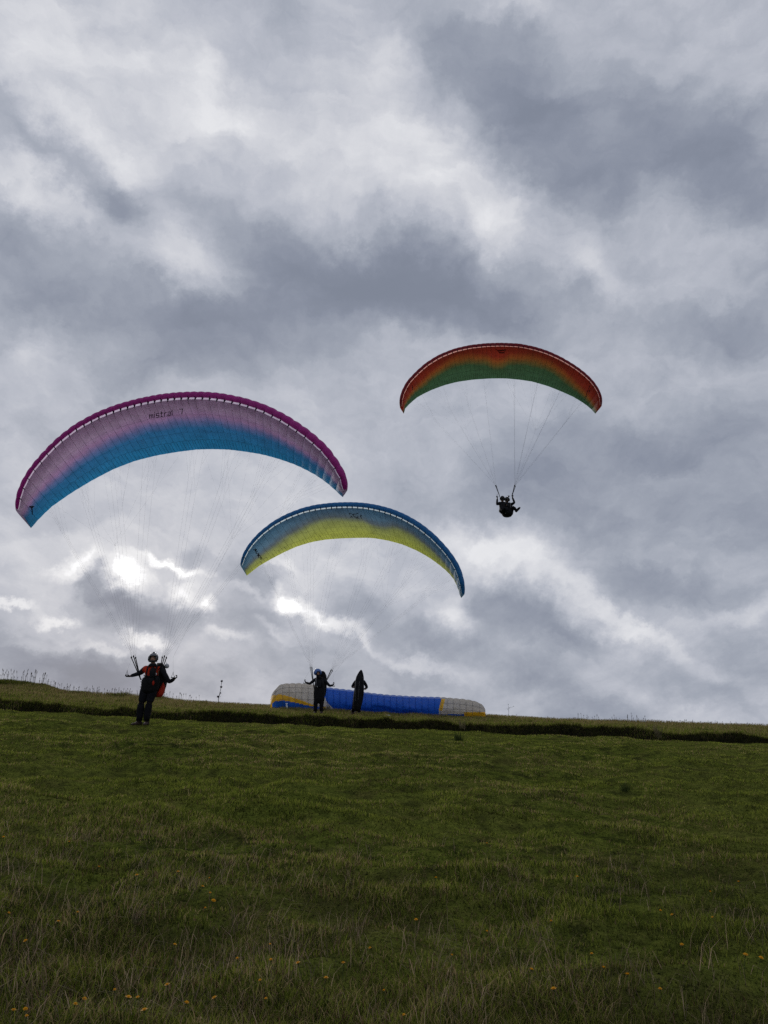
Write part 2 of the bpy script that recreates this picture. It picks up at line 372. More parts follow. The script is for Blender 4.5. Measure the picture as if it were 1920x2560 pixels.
# ------------------------------------------------------------------ grass blades
def blade_mat(name, transl=0.45):
    mt = bpy.data.materials.new(name); mt.use_nodes = True; t = mt.node_tree; t.nodes.clear(); n = N(t)
    c = n.new('ShaderNodeAttribute', attribute_name='tone').outputs['Color']
    d = n.new('ShaderNodeBsdfPrincipled', {'Base Color': c, 'Roughness': 0.8, 'Specular IOR Level': 0.04}); tr = n.new('ShaderNodeBsdfTranslucent', {'Color': c})
    n.new('ShaderNodeOutputMaterial', {0: n.new('ShaderNodeMixShader', {0: transl, 1: d.outputs[0], 2: tr.outputs[0]}).outputs[0]})
    return mt
GRASSMAT = blade_mat('grass_blades')
def blades(name, x, y, h, wd, lean, tone, label, mat=GRASSMAT, cat=None):
    """one mesh of tapered, bent blades rooted on the hill"""
    n_ = len(x); z = hill(x, y)[0] - 0.01
    az = RNG.uniform(0, 2 * np.pi, n_); la = RNG.uniform(0.2, 1.0, n_) * lean
    wind = np.stack([np.cos(az) * la + 0.12 * lean, np.sin(az) * la * 0.6], 1)
    side = RNG.uniform(0, np.pi, n_) * 0.35 + np.where(RNG.random(n_) < .5, 0, np.pi)
    sx = np.cos(side) * wd / 2; sy = np.sin(side) * wd / 2
    P = np.stack([x, y, z], 1)
    V = np.zeros((n_, 5, 3))
    mid = P + np.stack([wind[:, 0] * h * .28, wind[:, 1] * h * .28, h * .55], 1)
    tip = P + np.stack([wind[:, 0] * h, wind[:, 1] * h, h * np.sqrt(np.maximum(0.15, 1 - .55 * la ** 2))], 1)
    S = np.stack([sx, sy, np.zeros(n_)], 1)
    V[:, 0] = P - S; V[:, 1] = P + S; V[:, 2] = mid + S * .75; V[:, 3] = mid - S * .75; V[:, 4] = tip
    base = np.arange(n_)[:, None] * 5
    T = np.concatenate([base + [0, 1, 2], base + [0, 2, 3], base + [3, 2, 4]], 1).reshape(-1, 3)
    me = np_mesh(name, V.reshape(-1, 3), T, 3)
    ca = me.color_attributes.new('tone', 'FLOAT_COLOR', 'POINT')
    k = np.repeat(tone[:, None, :], 5, 1)
    ca.data.foreach_set('color', np.concatenate([k, np.ones((n_, 5, 1))], 2).astype(np.float32).ravel())
    me.materials.append(mat); o = bpy.data.objects.new(name, me); COL.objects.link(o)
    return tag(o, label, cat, kind='stuff')
def frustum(n_, y0, y1, g=1.0, spread=0.56):
    t_ = RNG.random(n_); y = (y0 ** g + t_ * (y1 ** g - y0 ** g)) ** (1 / g)
    return RNG.uniform(-spread, spread, n_) * y, y
def tones(n_, greenness, x, y):
    gr = np.array([.108, .140, .020]); gl = np.array([.185, .200, .034]); dr = np.array([.27, .205, .100]); dk = np.array([.036, .048, .010]); rd = np.array([.13, .07, .045])
    r = RNG.random(n_)[:, None]
    c = gr * (1 - r) + gl * r
    c = np.where(RNG.random(n_)[:, None] < .25, dk, c)
    dry = RNG.random(n_) > greenness
    c = np.where(dry[:, None], np.where(RNG.random(n_)[:, None] < .8, dr, rd), c)
    return c * RNG.uniform(.65, 1.25, n_)[:, None]
# short turf, thinning its blade count with distance
x, y = frustum(400000, 3.0, 21.9, 1.15); k = fbm(x * .9, y * 1.5, 41, 3); p2 = fbm(x * .35, y * .5, 44, 3)
keep = RNG.random(len(x)) < np.clip(.90 + .5 * k + .9 * fbm(x * 2.6, y * 2.2, 47, 3), .25, 1); x, y, k, p2 = x[keep], y[keep], k[keep], p2[keep]
kk2 = fbm(x * 2.6, y * 2.2, 47, 3)
h = np.clip(.030 + .035 * k + .05 * kk2 + .010 * RNG.standard_normal(len(x)), .012, .12) * np.clip(1.5 - y / 30, .8, 1.4)
lawn_grass = blades('short_grass', x, y, h, .0035 + .0004 * y, .9, tones(len(x), .86 - .5 * np.clip(p2, -.2, .4), x, y) * np.clip(1.12 + .35 * k + .35 * p2 + 2.3 * kk2, .16, 1.22)[:, None] * np.clip(.85 + y / 50, .8, 1.3)[:, None], 'short green turf covering the hillside')
# longer foreground grass, patchy
x, y = frustum(200000, 3.0, 9.5, .9); k = fbm(x * .8, y * .9, 51, 4); fg = np.clip((8.6 - y) / 4.5, 0, 1)
keep = RNG.random(len(x)) < np.clip((.28 + 1.9 * k) * fg, 0, 1); x, y, k, fg = x[keep], y[keep], k[keep], fg[keep]
h = np.clip(.07 + .12 * k + .03 * RNG.standard_normal(len(x)), .03, .22) * (.5 + .5 * fg)
blades('long_grass', x, y, h, .0032 + .002 * RNG.random(len(x)), 1.35, tones(len(x), .72, x, y) * np.clip(.45 + 2.2 * (k + .1), .35, 1.0)[:, None], 'longer mixed grass in the foreground')
# pale dead stems standing in tufts in the foreground
cx_, cy_ = frustum(300, 3.2, 8.4, .8); cnt = RNG.integers(3, 33, 300); x = np.repeat(cx_, cnt); y = np.repeat(cy_, cnt); sg = np.repeat(RNG.uniform(.04, .2, 300), cnt)
x = x + RNG.standard_normal(len(x)) * sg; y = y + RNG.standard_normal(len(x)) * sg
keep = (y > 3.0) & (RNG.random(len(x)) < np.clip((9.0 - y) / 3.5, 0, 1)); x, y = x[keep], y[keep]
h = RNG.uniform(.08, .26, len(x)) ; c = np.array([.29, .22, .15]) * (.35 + RNG.random(len(x)) ** 2 * 1.1)[:, None] * np.array([1, 1, 1]) + RNG.uniform(-.01, .01, (len(x), 3))
blades('dead_grass_stems', x, y, h, .0022 + .0014 * RNG.random(len(x)), 1.5, np.clip(c, .01, 1), 'pale dead grass stems standing in the foreground')
# scrubby growth hanging over the dark bank
x = RNG.uniform(-13.5, 13.5, 60000); _, _, DLx, DTx = hill(x, x * 0 + 22); tt = RNG.random(len(x)); y = DLx + (DTx - DLx) * (0.15 + .93 * tt)
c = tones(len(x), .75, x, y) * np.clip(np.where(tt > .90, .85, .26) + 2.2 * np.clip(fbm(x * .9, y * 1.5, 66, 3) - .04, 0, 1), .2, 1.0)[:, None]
blades('bank_scrub', x, y, RNG.uniform(.04, .13, len(x)), .011, 1.0, c, 'dark scrub and heather growing along the bank')
# grass of the upper slope, browner towards the crest
x, y = frustum(130000, 23.4, 42.4, 1.2); q = (y - 23.4) / 19; left = np.clip(-x / y * 2.2, -.3, 1)
h = np.clip(.06 + .10 * q + .06 * fbm(x * .5, y * .5, 61, 3), .03, .3)
blades('upper_grass', x, y, h, .013, .8, tones(len(x), np.clip(.95 - .62 * q ** .7, .3, 1), x, y) * 1.05, 'green and straw coloured grass on the upper slope')
# tussocks and seed stems along the skyline
def crestx(X): return (X - 960) / F / 1.036 * CREST
x = []; y = []; h = []; tn = []
for X0, X1, cnt, hm, dens in ((-60, 118, 9000, .30, .9), (118, 240, 3200, .18, .8), (240, 520, 3000, .20, .8), (520, 1210, 1200, .10, .5), (1210, 1990, 4200, .14, .35)):
    xx = RNG.uniform(crestx(X0), crestx(X1), cnt); kk = np.clip((.75 if X1 == 118 else .6) + (.5 if X1 == 118 else 1.6) * fbm(xx * 1.3, xx * 0, 71, 3), .1, 1.3)
    x.append(xx); y.append(CREST - 1.6 + RNG.random(cnt) * 2.2); h.append(hm * kk * RNG.uniform(.5, 1.1, cnt) * (np.clip((crestx(128) - xx) / 1.6, .35, 1) if X1 == 118 else 1)); tn.append(tones(cnt, dens, xx, xx) * .75)
blades('skyline_tussocks', np.concatenate(x), np.concatenate(y), np.concatenate(h), .016, .55, np.concatenate(tn), 'dark tussock grass fringing the skyline')
# tall stems with seed heads: joined, nobody could count them
parts_v = []; parts_f = []; off = 0; stems = []
for X0, X1, cnt, hm in ((-20, 125, 60, .85), (100, 340, 85, .48), (340, 500, 30, .5), (520, 660, 9, .16), (1210, 1440, 16, .22), (1440, 1600, 26, .42), (1600, 1920, 60, .22)):
    for _ in range(cnt):
        X_ = random.uniform(X0, X1); xx = crestx(X_); yy = CREST - random.random() * 1.5; stems.append((xx, yy, hm * random.uniform(.45, 1.0)))
geo = []
for (xx, yy, hh) in stems:
    z0 = gz(xx, yy) - .03; lx = random.uniform(-.1, .16) * hh; p0 = Vector((xx, yy, z0)); p1 = Vector((xx + lx * .4, yy, z0 + hh * .6)); p2_ = Vector((xx + lx, yy, z0 + hh))
    geo.append(tube_geo([p0, p1, p2_], [.006, .005, .004], 3, False))
    geo.append(tube_geo([p1 + (p2_ - p1) * .55, p1 + (p2_ - p1) * .85, p2_ + Vector((lx * .1, 0, .02))], [.006, .016, .003], 4, False))
sv, sf = join_geo(geo)
seed = mesh_obj('seed_stems', sv, sf, pbr('dry_seed', (.075, .062, .045), .9, .05), smooth=False); tag(seed, 'thin seed stems standing above the skyline grass', kind='stuff')

# ------------------------------------------------------------------ paraglider wings
def resample(px, k):
    """polyline -> k points equally spaced along it, lightly smoothed"""
    p = np.array(px, float); d = np.r_[0, np.cumsum(np.linalg.norm(np.diff(p, axis=0), axis=1))]
    s = np.linspace(0, d[-1], 240); q = np.stack([np.interp(s, d, p[:, 0]), np.interp(s, d, p[:, 1])], 1)
    e0, e1 = q[0].copy(), q[-1].copy()
    for _ in range(2):
        ker = np.array([1, 2, 3, 4, 3, 2, 1.]); ker /= ker.sum()
        qq = np.stack([np.convolve(np.pad(q[:, i], 3, mode='edge'), ker, 'valid') for i in (0, 1)], 1); qq[0] = e0; qq[-1] = e1; q = qq
    s2 = np.linspace(0, 239, k); j = np.clip(s2.astype(int), 0, 238); f_ = (s2 - j)[:, None]
    return q[j] * (1 - f_) + q[j + 1] * f_
def halves(px, ci, k=120):
    a = resample(px[:ci + 1], k); b_ = resample(px[ci:], k); return np.vstack([a, b_[1:]])
# section of the wing: chord position, height, zone (0 top, 1 nose, 2 cell opening, 3 underside), in chord lengths
SECT = [(1.0, .0), (.75, .040), (.5, .085), (.28, .118), (.14, .122), (.06, .100), (.02, .066), (.0, .028), (.008, -.004), (.028, -.030),
        (.034, -.012), (.052, -.028), (.050, -.041), (.11, -.050), (.2, -.052), (.32, -.050), (.45, -.045), (.58, -.038), (.7, -.030), (.8, -.020), (.9, -.010), (1.0, -.003)]
ZONE = [0, 0, 0, 0, 1, 1, 1, 1, 1, 2, 2, 2, 3, 3, 3, 3, 3, 3, 3, 3, 3]
class Wing:
    def __init__(s, outer, te, oc, tc_, depth, yaw, ylen, ncell, pilot, tipf=.38, inset=.066, sweep=.4):
        O = halves(outer, oc); T = halves(te, tc_); K = len(O); sp_ = np.linspace(-1, 1, K)
        cf = tipf + (1 - tipf) * np.sqrt(np.clip(1 - np.abs(sp_) ** 2.6, 0, 1))
        L = O + (T - O) * inset; P = []; Q = []
        for i in range(K):
            g0 = at(*L[i], depth); d = depth + yaw * (g0.x - at(*L[K // 2], depth).x) + sweep * ylen * (1 - cf[i])
            P.append(at(*L[i], d)); Q.append(at(*T[i], d + ylen * cf[i]))
        P = np.array([tuple(p) for p in P]); Q = np.array([tuple(q) for q in Q]); M = P * .6 + Q * .4
        arc = np.r_[0, np.cumsum(np.linalg.norm(np.diff(M, axis=0), axis=1))]; arc /= arc[-1]
        s.n = ncell; s.pilot = np.array(tuple(pilot))
        uu = np.linspace(0, 1, ncell + 1); uu = uu + .03 * np.sin(uu * 2 * np.pi)   # cells a little narrower to the tips
        uu = (uu - uu[0]) / (uu[-1] - uu[0]); s.uu = uu
        s.arc, s.P, s.Q, s.M = arc, P, Q, M
    def frame(s, a):
        P = np.array([np.interp(a, s.arc, s.P[:, i]) for i in range(3)]); Q = np.array([np.interp(a, s.arc, s.Q[:, i]) for i in range(3)])
        e = .02; t0 = np.array([np.interp(np.clip(a + e, 0, 1), s.arc, s.M[:, i]) - np.interp(np.clip(a - e, 0, 1), s.arc, s.M[:, i]) for i in range(3)])
        c = Q - P; nrm = np.cross(c, t0); nrm /= np.linalg.norm(nrm) + 1e-9
        if nrm @ ((P + Q) / 2 - s.pilot) < 0: nrm = -nrm
        return P, c, nrm, np.linalg.norm(c)
    def surf(s, a, xc, off=0.0):
        """point on the underside, off metres below it"""
        P, c, nrm, cl = s.frame(a); z = np.interp(xc, [q[0] for q in SECT[12:]], [q[1] for q in SECT[12:]])
        return Vector(P + c * xc + nrm * (z * cl - off))
    def cell(s, i, name, mats, parent, billow=.13, m=4):
        a0, a1 = s.uu[i], s.uu[i + 1]; V = []; UV = []; k = len(SECT)
        f0, f1 = s.frame(a0), s.frame(a1); wdt = np.linalg.norm((f1[0] + f1[1] * .4) - (f0[0] + f0[1] * .4))
        sn = np.array(SECT); nrm2 = np.zeros_like(sn); tn = np.gradient(sn, axis=0); nrm2[:, 0] = -tn[:, 1]; nrm2[:, 1] = tn[:, 0]
        nrm2 /= np.linalg.norm(nrm2, axis=1)[:, None]; ctr = np.array([.4, .02])
        sg = np.sign(((sn - ctr) * nrm2).sum(1)); nrm2 *= sg[:, None]
        for j in range(m + 1):
            t_ = j / m; P, c, nn, cl = [f0[q] * (1 - t_) + f1[q] * t_ for q in range(4)]; bl = billow * wdt * math.sin(math.pi * t_)
            for q in range(k):
                x_, z_ = sn[q]; fade = 1 if 3 <= q <= 19 else (.6 if q in (2, 20) else .15)
                fade = fade * (.25 if 9 <= q <= 12 else (.6 if q < 9 else 1))
                p = P + c * (x_ + nrm2[q, 0] * bl * fade / cl) + nn * (z_ * cl + nrm2[q, 1] * bl * fade); V.append(p); UV.append((a0 * (1 - t_) + a1 * t_, x_))
        F_ = [(j * k + q, j * k + q + 1, (j + 1) * k + q + 1, (j + 1) * k + q) for j in range(m) for q in range(k - 1) if ZONE[q] != 2]   # the cell mouth stays open
        Z_ = [ZONE[q] for j in range(m) for q in range(k - 1) if ZONE[q] != 2]
        o = mesh_obj(name, V, F_, mats, parent); me = o.data
        me.polygons.foreach_set('material_index', Z_)
        ul = me.uv_layers.new(name='UVMap')
        for lp in me.loops: ul.data[lp.index].uv = UV[lp.vertex_index]
        # ribs make the side walls of the outermost cells
        return o
    def locate(s, X, Y):
        """(span, chord) of the spot of the underside seen at X, Y"""
        if not hasattr(s, 'grid'):
            s.ga = np.linspace(0.004, .996, 260); s.gx = np.linspace(.07, .98, 60); s.grid = np.array([[tuple(s.surf(a_, x_)) for x_ in s.gx] for a_ in s.ga])
            g = s.grid - np.array([0, 0, EYE]); z_ = g[..., 1] * cp + g[..., 2] * sp
            s.gp = np.stack([960 + F * g[..., 0] / z_, 1280 - F * (-g[..., 1] * sp + g[..., 2] * cp) / z_], -1)
        d = ((s.gp - np.array([X, Y])) ** 2).sum(-1); i, j = np.unravel_index(d.argmin(), d.shape)
        i = min(max(i, 1), len(s.ga) - 2); j = min(max(j, 1), len(s.gx) - 2)
        J = np.stack([(s.gp[i + 1, j] - s.gp[i - 1, j]) / 2, (s.gp[i, j + 1] - s.gp[i, j - 1]) / 2], 1)
        r = np.linalg.solve(J, np.array([X, Y]) - s.gp[i, j]); r = np.clip(r, -2, 2)
        return s.ga[i] + r[0] * (s.ga[1] - s.ga[0]), s.gx[j] + r[1] * (s.gx[1] - s.gx[0])
    def marks(s, name, strokes, width, mat, parent, off=.05):
        """flat print on the underside: each stroke a ribbon"""
        V = []; F_ = []
        for st in strokes:
            for (x0, y0), (x1, y1) in zip(st[:-1], st[1:]):
                d = np.array([x1 - x0, y1 - y0], float); L = np.linalg.norm(d) + 1e-6; d /= L; nn = np.array([-d[1], d[0]]) * width / 2; e = d * width / 2
                q = [np.array([x0, y0]) - e + nn, np.array([x1, y1]) + e + nn, np.array([x1, y1]) + e - nn, np.array([x0, y0]) - e - nn]
                b_ = len(V); V += [s.surf(*s.locate(*p), off=off) for p in q]; F_.append((b_, b_ + 1, b_ + 2, b_ + 3))
        return mesh_obj(name, V, F_, mat, parent, smooth=False)

def fabric(name, color_fn, transl=.62, rough=.55):
    mt = bpy.data.materials.new(name); mt.use_nodes = True; t = mt.node_tree; t.nodes.clear(); n = N(t)
    col = color_fn(n)
    bp = n.new('ShaderNodeBump', {'Height': n.noise(n.new('ShaderNodeTexCoord').outputs['Object'], 6.0, 4, 0.6).outputs[0], 'Strength': .5, 'Distance': .05})
    d = n.new('ShaderNodeBsdfPrincipled', {'Base Color': col, 'Roughness': rough, 'Specular IOR Level': .25, 'Normal': bp.outputs[0]})
    tr = n.new('ShaderNodeBsdfTranslucent', {'Color': col})
    n.new('ShaderNodeOutputMaterial', {0: n.new('ShaderNodeMixShader', {0: transl, 1: d.outputs[0], 2: tr.outputs[0]}).outputs[0]})
    return mt
def under_color(ncell, bound, stops, tapes, wob=.03, seam=.35, uu=None):
    """printed gradient: bound = [(span, chord at which the colours meet)], stops relative to it"""
    def fn(n):
        uvn = n.new('ShaderNodeUVMap'); uvn.uv_map = 'UVMap'
        sx_ = n.new('ShaderNodeSeparateXYZ', {0: uvn.outputs[0]}); u_, v_ = sx_.outputs[0], sx_.outputs[1]
        fc = n.new('ShaderNodeFloatCurve', {1: u_}); cv = fc.mapping.curves[0]
        while len(cv.points) < len(bound): cv.points.new(.5, .5)
        for p, (a, b_) in zip(cv.points, bound): p.location = (a, b_)
        fc.mapping.update()
        oc = n.new('ShaderNodeTexCoord').outputs['Object']
        nz = n.m('MULTIPLY', n.m('SUBTRACT', n.noise(oc, 1.3, 4, .6).outputs[0], .5), wob * 4)
        r = n.m('ADD', n.m('ADD', n.m('SUBTRACT', v_, fc.outputs[0]), nz), .5)
        c = n.ramp(r, [(.5 + a, (*k[:3], 1)) for a, k in stops])
        # cloudy shadows of the inner ribs seen through the cloth, seam tapes along span and chord
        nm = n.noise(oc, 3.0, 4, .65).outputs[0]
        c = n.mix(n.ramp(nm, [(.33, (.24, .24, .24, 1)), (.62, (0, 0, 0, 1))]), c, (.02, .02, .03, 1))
        fr = n.m('FRACT', n.m('MULTIPLY', u_, float(ncell)))
        ed = n.m('ABSOLUTE', n.m('SUBTRACT', fr, .5))
        for (tv, tw) in tapes:
            tl = n.m('LESS_THAN', n.m('ABSOLUTE', n.m('SUBTRACT', v_, tv)), tw)
            c = n.mix(n.m('MULTIPLY', tl, seam), c, (.01, .012, .02, 1))
        return c
    return fn
def solid(*c):
    return lambda n: n.ramp(n.noise(n.new('ShaderNodeTexCoord').outputs['Object'], 5.0, 3, .6).outputs[0], [(.3, (*[x * .8 for x in c], 1)), (.7, (*c, 1))])
LINE = pbr('line_dyneema', (.12, .11, .12), .7, .1); WEB = pbr('black_webbing', (.012, .012, .014), .8, .1); HANDLE = pbr('brake_grip', (.02, .02, .022), .6, .2)
MINI = pbr('seam_thread', (.02, .03, .05), .9, .05)

def seams(wg, parent, mini=True, mat=MINI, ribmat=None):
    """stitched seams over every rib, and the half-ribs near the trailing edge"""
    for i in range(1, wg.n):
        V = []; F_ = []; a = wg.uu[i]; wd = .007
        ns = [.07, .2, .35, .5, .65, .8, .9, .99]
        for k, x_ in enumerate(ns):
            p = wg.surf(a, x_, .004); q = wg.surf(min(a + .002, 1), x_, .004); d = (q - p).normalized() * wd / 2; V += [p - d, p + d]
            if k: F_.append((2 * k - 2, 2 * k - 1, 2 * k + 1, 2 * k))
        mesh_obj('rib_seam', V, F_, mat, parent, smooth=False)
    for i in range(1, wg.n):
        P, c, nn, cl = wg.frame(wg.uu[i]); t_ = wg.frame(min(wg.uu[i] + .001, 1))[0] - P; t_ = t_ / (np.linalg.norm(t_) + 1e-9) * .011
        q = [P + c * x_ + nn * z_ * cl for x_, z_ in ((.016, -.022), (.064, -.050), (.06, .06), (.02, .05))]
        V = [p - t_ for p in q] + [p + t_ for p in q]
        mesh_obj('rib', V, [(0, 1, 2, 3), (7, 6, 5, 4), (0, 4, 5, 1), (1, 5, 6, 2), (2, 6, 7, 3), (3, 7, 4, 0)], ribmat or mat, parent, smooth=False)
    if mini:
        for i in range(2, wg.n - 2):
            V = []; F_ = []; a = (wg.uu[i] + wg.uu[i + 1]) / 2; bl = .13 * wg.n ** -1 * 1.0
            for k, x_ in enumerate([.80, .9, .99]):
                p = wg.surf(a, x_, .028 if x_ < .95 else .012); q = wg.surf(a + .002, x_, .028 if x_ < .95 else .012); d = (q - p).normalized() * .005; V += [p - d, p + d]
                if k: F_.append((2 * k - 2, 2 * k - 1, 2 * k + 1, 2 * k))
            mesh_obj('half_rib_seam', V, F_, mat, parent, smooth=False)

def rigging(wg, parent, side, top, carab, hand, rad=.0022, sel=None, brake=True, bpul=None, rows=(.09, .34, .60), mains=4):
    """riser, cascaded lines and brake of one side; top = where the lines meet the riser"""
    top = Vector(top); carab = Vector(carab)
    for k, off in enumerate((-.03, .0, .03)):
        t_ = top + Vector((off * 1.2, off * 2, -abs(off)))
        v_, f_ = box_geo((0, 0, 0), (1, 1, 1))
        mesh_obj('riser', *join_geo([tube_geo([carab, carab.lerp(t_, .5) + Vector((0, 0, .0)), t_], .012, 4), box_geo(t_, (.03, .02, .05))]), WEB, parent, smooth=False)
    rng = random.Random(side * 10 + 5)
    for r_, row in enumerate(rows):
        for g in range(mains):
            # attachment spans of this main, from near the middle out to the tip
            lo = .045 + g * (.94 / mains) / 1.0; hi = lo + .94 / mains * .8
            at_ = [lo + (hi - lo) * q / 2 for q in range(3)]
            pts = [wg.surf(.5 + side * a_ * .5, min(row, .62), -.002) for a_ in at_]
            cen = sum(pts, Vector()) / 3; fork = top.lerp(cen, .68)
            o_ = top + Vector(((r_ - 1) * .036, (r_ - 1) * .06, 0))
            geo = [tube_geo([o_, fork], rad, 3, False)] + [tube_geo([fork, fork.lerp(p_, .55)], rad * .75, 3, False) for p_ in [cen]]
            k2 = fork.lerp(cen, .45); geo = [tube_geo([o_, fork], rad, 3, False), tube_geo([fork, k2], rad * .8, 3, False)]
            for p_ in pts: geo.append(tube_geo([k2 if p_ is not pts[0] else fork, p_], rad * .7, 3, False))
            mesh_obj('suspension_line', *join_geo(geo), LINE, parent, smooth=False)
    if brake:
        hand = Vector(hand); pul = Vector(bpul) if bpul is not None else top + Vector((side * .08, 0, -.12))
        cen = wg.surf(.5 + side * .26, .97); fork = pul.lerp(cen, .55)
        geo = [tube_geo([hand + Vector((0, 0, .14)), pul], rad, 3, False), tube_geo([pul, fork], rad, 3, False)]
        for q in range(6): geo.append(tube_geo([fork, wg.surf(.5 + side * (.06 + .155 * q) * .5, .985)], rad * .65, 3, False))
        mesh_obj('brake_line', *join_geo(geo), LINE, parent, smooth=False)
        # toggle: a small webbing triangle over the hand
        h0 = hand + Vector((0, 0, .14))
        mesh_obj('brake_handle', *join_geo([tube_geo([hand + Vector((-.045, 0, 0)), hand + Vector((.045, 0, 0))], .011, 5), tube_geo([hand + Vector((-.045, 0, 0)), h0 - Vector((0, 0, .03)), hand + Vector((.045, 0, 0))], .007, 4),
                 tube_geo([h0 - Vector((0, 0, .05)), h0], .009, 4)]), HANDLE, parent, smooth=False)
def zoomed(pts, x0, y0, k): return [(x0 + k * a, y0 + k * b_) for a, b_ in pts]
def closing(wg, parent, mats):
    for i in (0, wg.n):
        P, c, nn, cl = wg.frame(wg.uu[i]); V = [P + c * x_ + nn * z_ * cl for x_, z_ in SECT]
        mesh_obj('wingtip_panel', V, [tuple(range(len(V)))], mats[3], parent, smooth=False)

# ---- pink and blue wing, nearest
P1 = at(366, 1815, 20.0); P1.z = gz(P1.x, P1.y)
Z1 = (20, 950, .5304)
out1 = zoomed([(38,600),(42,545),(60,480),(95,415),(150,345),(220,270),(300,205),(400,148),(500,108),(600,80),(700,60),(775,52),(850,48),(925,49),(1000,57),(1100,78),(1200,112),(1300,165),(1400,235),(1480,305),(1540,385),(1572,440),(1586,490),(1586,515)], *Z1)
te1 = zoomed([(108,698),(140,660),(200,600),(300,530),(400,470),(500,418),(600,380),(700,355),(800,338),(890,327),(960,325),(1040,327),(1120,337),(1200,350),(1280,372),(1360,400),(1440,440),(1500,480),(1545,520),(1578,552)], *Z1)
W1 = Wing(out1, te1, 11, 9, 20.9, -.33, 2.05, 47, P1 + Vector((0, 0, 1.3)))
pg1 = empty('paraglider', P1 + Vector((0, .3, 1.2)), 'large pink and blue paraglider wing with magenta leading edge, above the orange jacketed pilot', 'paraglider', 'paragliders')
def with_parent(parent, fn):
    """build in world space, then hang every new mesh under parent without moving it"""
    before = set(bpy.data.objects); fn()
    inv = Matrix.Translation(parent.matrix_basis.translation).inverted()
    for o in set(bpy.data.objects) - before:
        if o.parent is parent: o.matrix_parent_inverse = inv
LIL = (.74, .64, .76); PNK = (.66, .48, .70); BLU = (.045, .30, .56)
m1 = [fabric('magenta_upper_cloth', solid(.80, .66, .80), .80), fabric('magenta_cloth', solid(.42, .025, .26), .30), fabric('pale_cell_opening', solid(.85, .80, .88), .8),
      fabric('pink_to_blue_print', under_color(47, [(0, .36), (.12, .50), (.3, .46), (.5, .40), (.75, .44), (.9, .45), (1, .40)],
      [(-.45, (.58, .50, .62)), (-.22, LIL), (-.08, PNK), (.03, (.24, .36, .62)), (.14, (.06, .34, .60)), (.45, (.04, .40, .66))], [(.63, .004), (.79, .006), (.30, .003)]), .76)]
def build1():
    for i in range(W1.n): W1.cell(i, 'cell', m1, pg1)
    seams(W1, pg1); closing(W1, pg1, m1)
    # lettering: mistral 7
    gl = {'m': [[(0, 0), (0, 4)], [(0, .5), (2, .5), (2, 4)], [(2, .5), (4, .5), (4, 4)]], 'i': [[(0, 0), (0, 4)], [(0, -1.8), (0, -1.5)]], 's': [[(3, 0), (0, 0), (0, 2), (3, 2), (3, 4), (0, 4)]],
          't': [[(1, -1.5), (1, 4), (2.5, 4)], [(0, 0), (2.5, 0)]], 'r': [[(0, 0), (0, 4)], [(0, .6), (2.2, 0)]], 'a': [[(0, 0), (3, 0), (3, 4), (0, 4), (0, 2), (3, 2)]], 'l': [[(0, -1.8), (0, 4)]], '7': [[(0, -1.5), (3.4, -1.5), (2.6, 4)]]}
    wd = {'m': 4, 'i': 0, 's': 3, 't': 2.5, 'r': 2.2, 'a': 3, 'l': 0, '7': 3.4, ' ': 5}
    sc = 87.0 / (sum(wd[c] for c in 'mistral 7') + 18); cx = 0
    for ch in 'mistral 7':
        st = [[(375 + (cx + a) * sc, 1034 - (cx + a) * sc * .135 + b_ * sc * 1.05) for a, b_ in s_] for s_ in gl.get(ch, [])]
        if st: W1.marks('letter', st, 1.8, pbr('black_print', (.018, .016, .022), .6, .1), pg1)
        cx += wd[ch] + 2.0
    W1.marks('tip_emblem', [[(70.5, 1265), (81, 1265)], [(71, 1267), (79, 1267)], [(75.5, 1268), (77.5, 1285)], [(77, 1268), (77.5, 1283)]], 2.2, pbr('black_print', (0, 0, 0)), pg1)
    rigging(W1, pg1, -1, at(334, 1641, 20.05), at(352, 1700, 20.05), at(317, 1690, 19.9), bpul=at(329, 1648, 20.0), rad=.0012)
    rigging(W1, pg1, 1, at(411, 1641, 20.05), at(394, 1708, 20.05), at(432, 1694, 19.9), bpul=at(433, 1643, 20.0), rad=.0012)
with_parent(pg1, build1)

# ---- blue and yellow wing, lower middle
P2 = at(795, 1788, 31.5); P2.z = gz(P2.x, P2.y)
Z2 = (580, 1230, .36166)
out2 = zoomed([(62,495),(64,475),(75,435),(100,380),(140,320),(200,258),(280,195),(370,145),(470,105),(570,80),(680,67),(750,64),(820,64),(900,69),(980,82),(1080,108),(1180,150),(1280,208),(1380,290),(1450,365),(1510,440),(1552,515),(1577,590),(1590,655),(1594,700)], *Z2)
te2 = zoomed([(102,578),(180,515),(260,468),(350,420),(450,375),(550,345),(650,328),(750,320),(840,317),(935,316),(980,318),(1080,335),(1180,362),(1280,405),(1360,450),(1430,500),(1490,550),(1530,595),(1562,660),(1584,733)], *Z2)
W2 = Wing(out2, te2, 12, 9, 31.2, -.22, 2.0, 43, P2 + Vector((0, 0, 1.3)), inset=.085)
pg2 = empty('paraglider', P2 + Vector((0, .3, 1.2)), 'blue and lime yellow paraglider wing, flying low over the pilot in the blue helmet', 'paraglider', 'paragliders')
m2 = [fabric('sky_blue_upper_cloth', solid(.74, .82, .82), .82), fabric('strong_blue_cloth', solid(.02, .16, .42), .30), fabric('light_blue_cell_opening', solid(.45, .62, .85), .8),
      fabric('blue_to_lime_print', under_color(43, [(0, .50), (.1, .60), (.25, .47), (.38, .33), (.5, .40), (.57, .54), (.65, .38), (.8, .46), (1, .80)],
      [(-.45, (.22, .42, .60)), (-.22, (.24, .38, .52)), (-.06, (.27, .30, .32)), (.10, (.62, .62, .20)), (.45, (.88, .86, .16))], [(.60, .004), (.82, .005)], wob=.02), .76)]
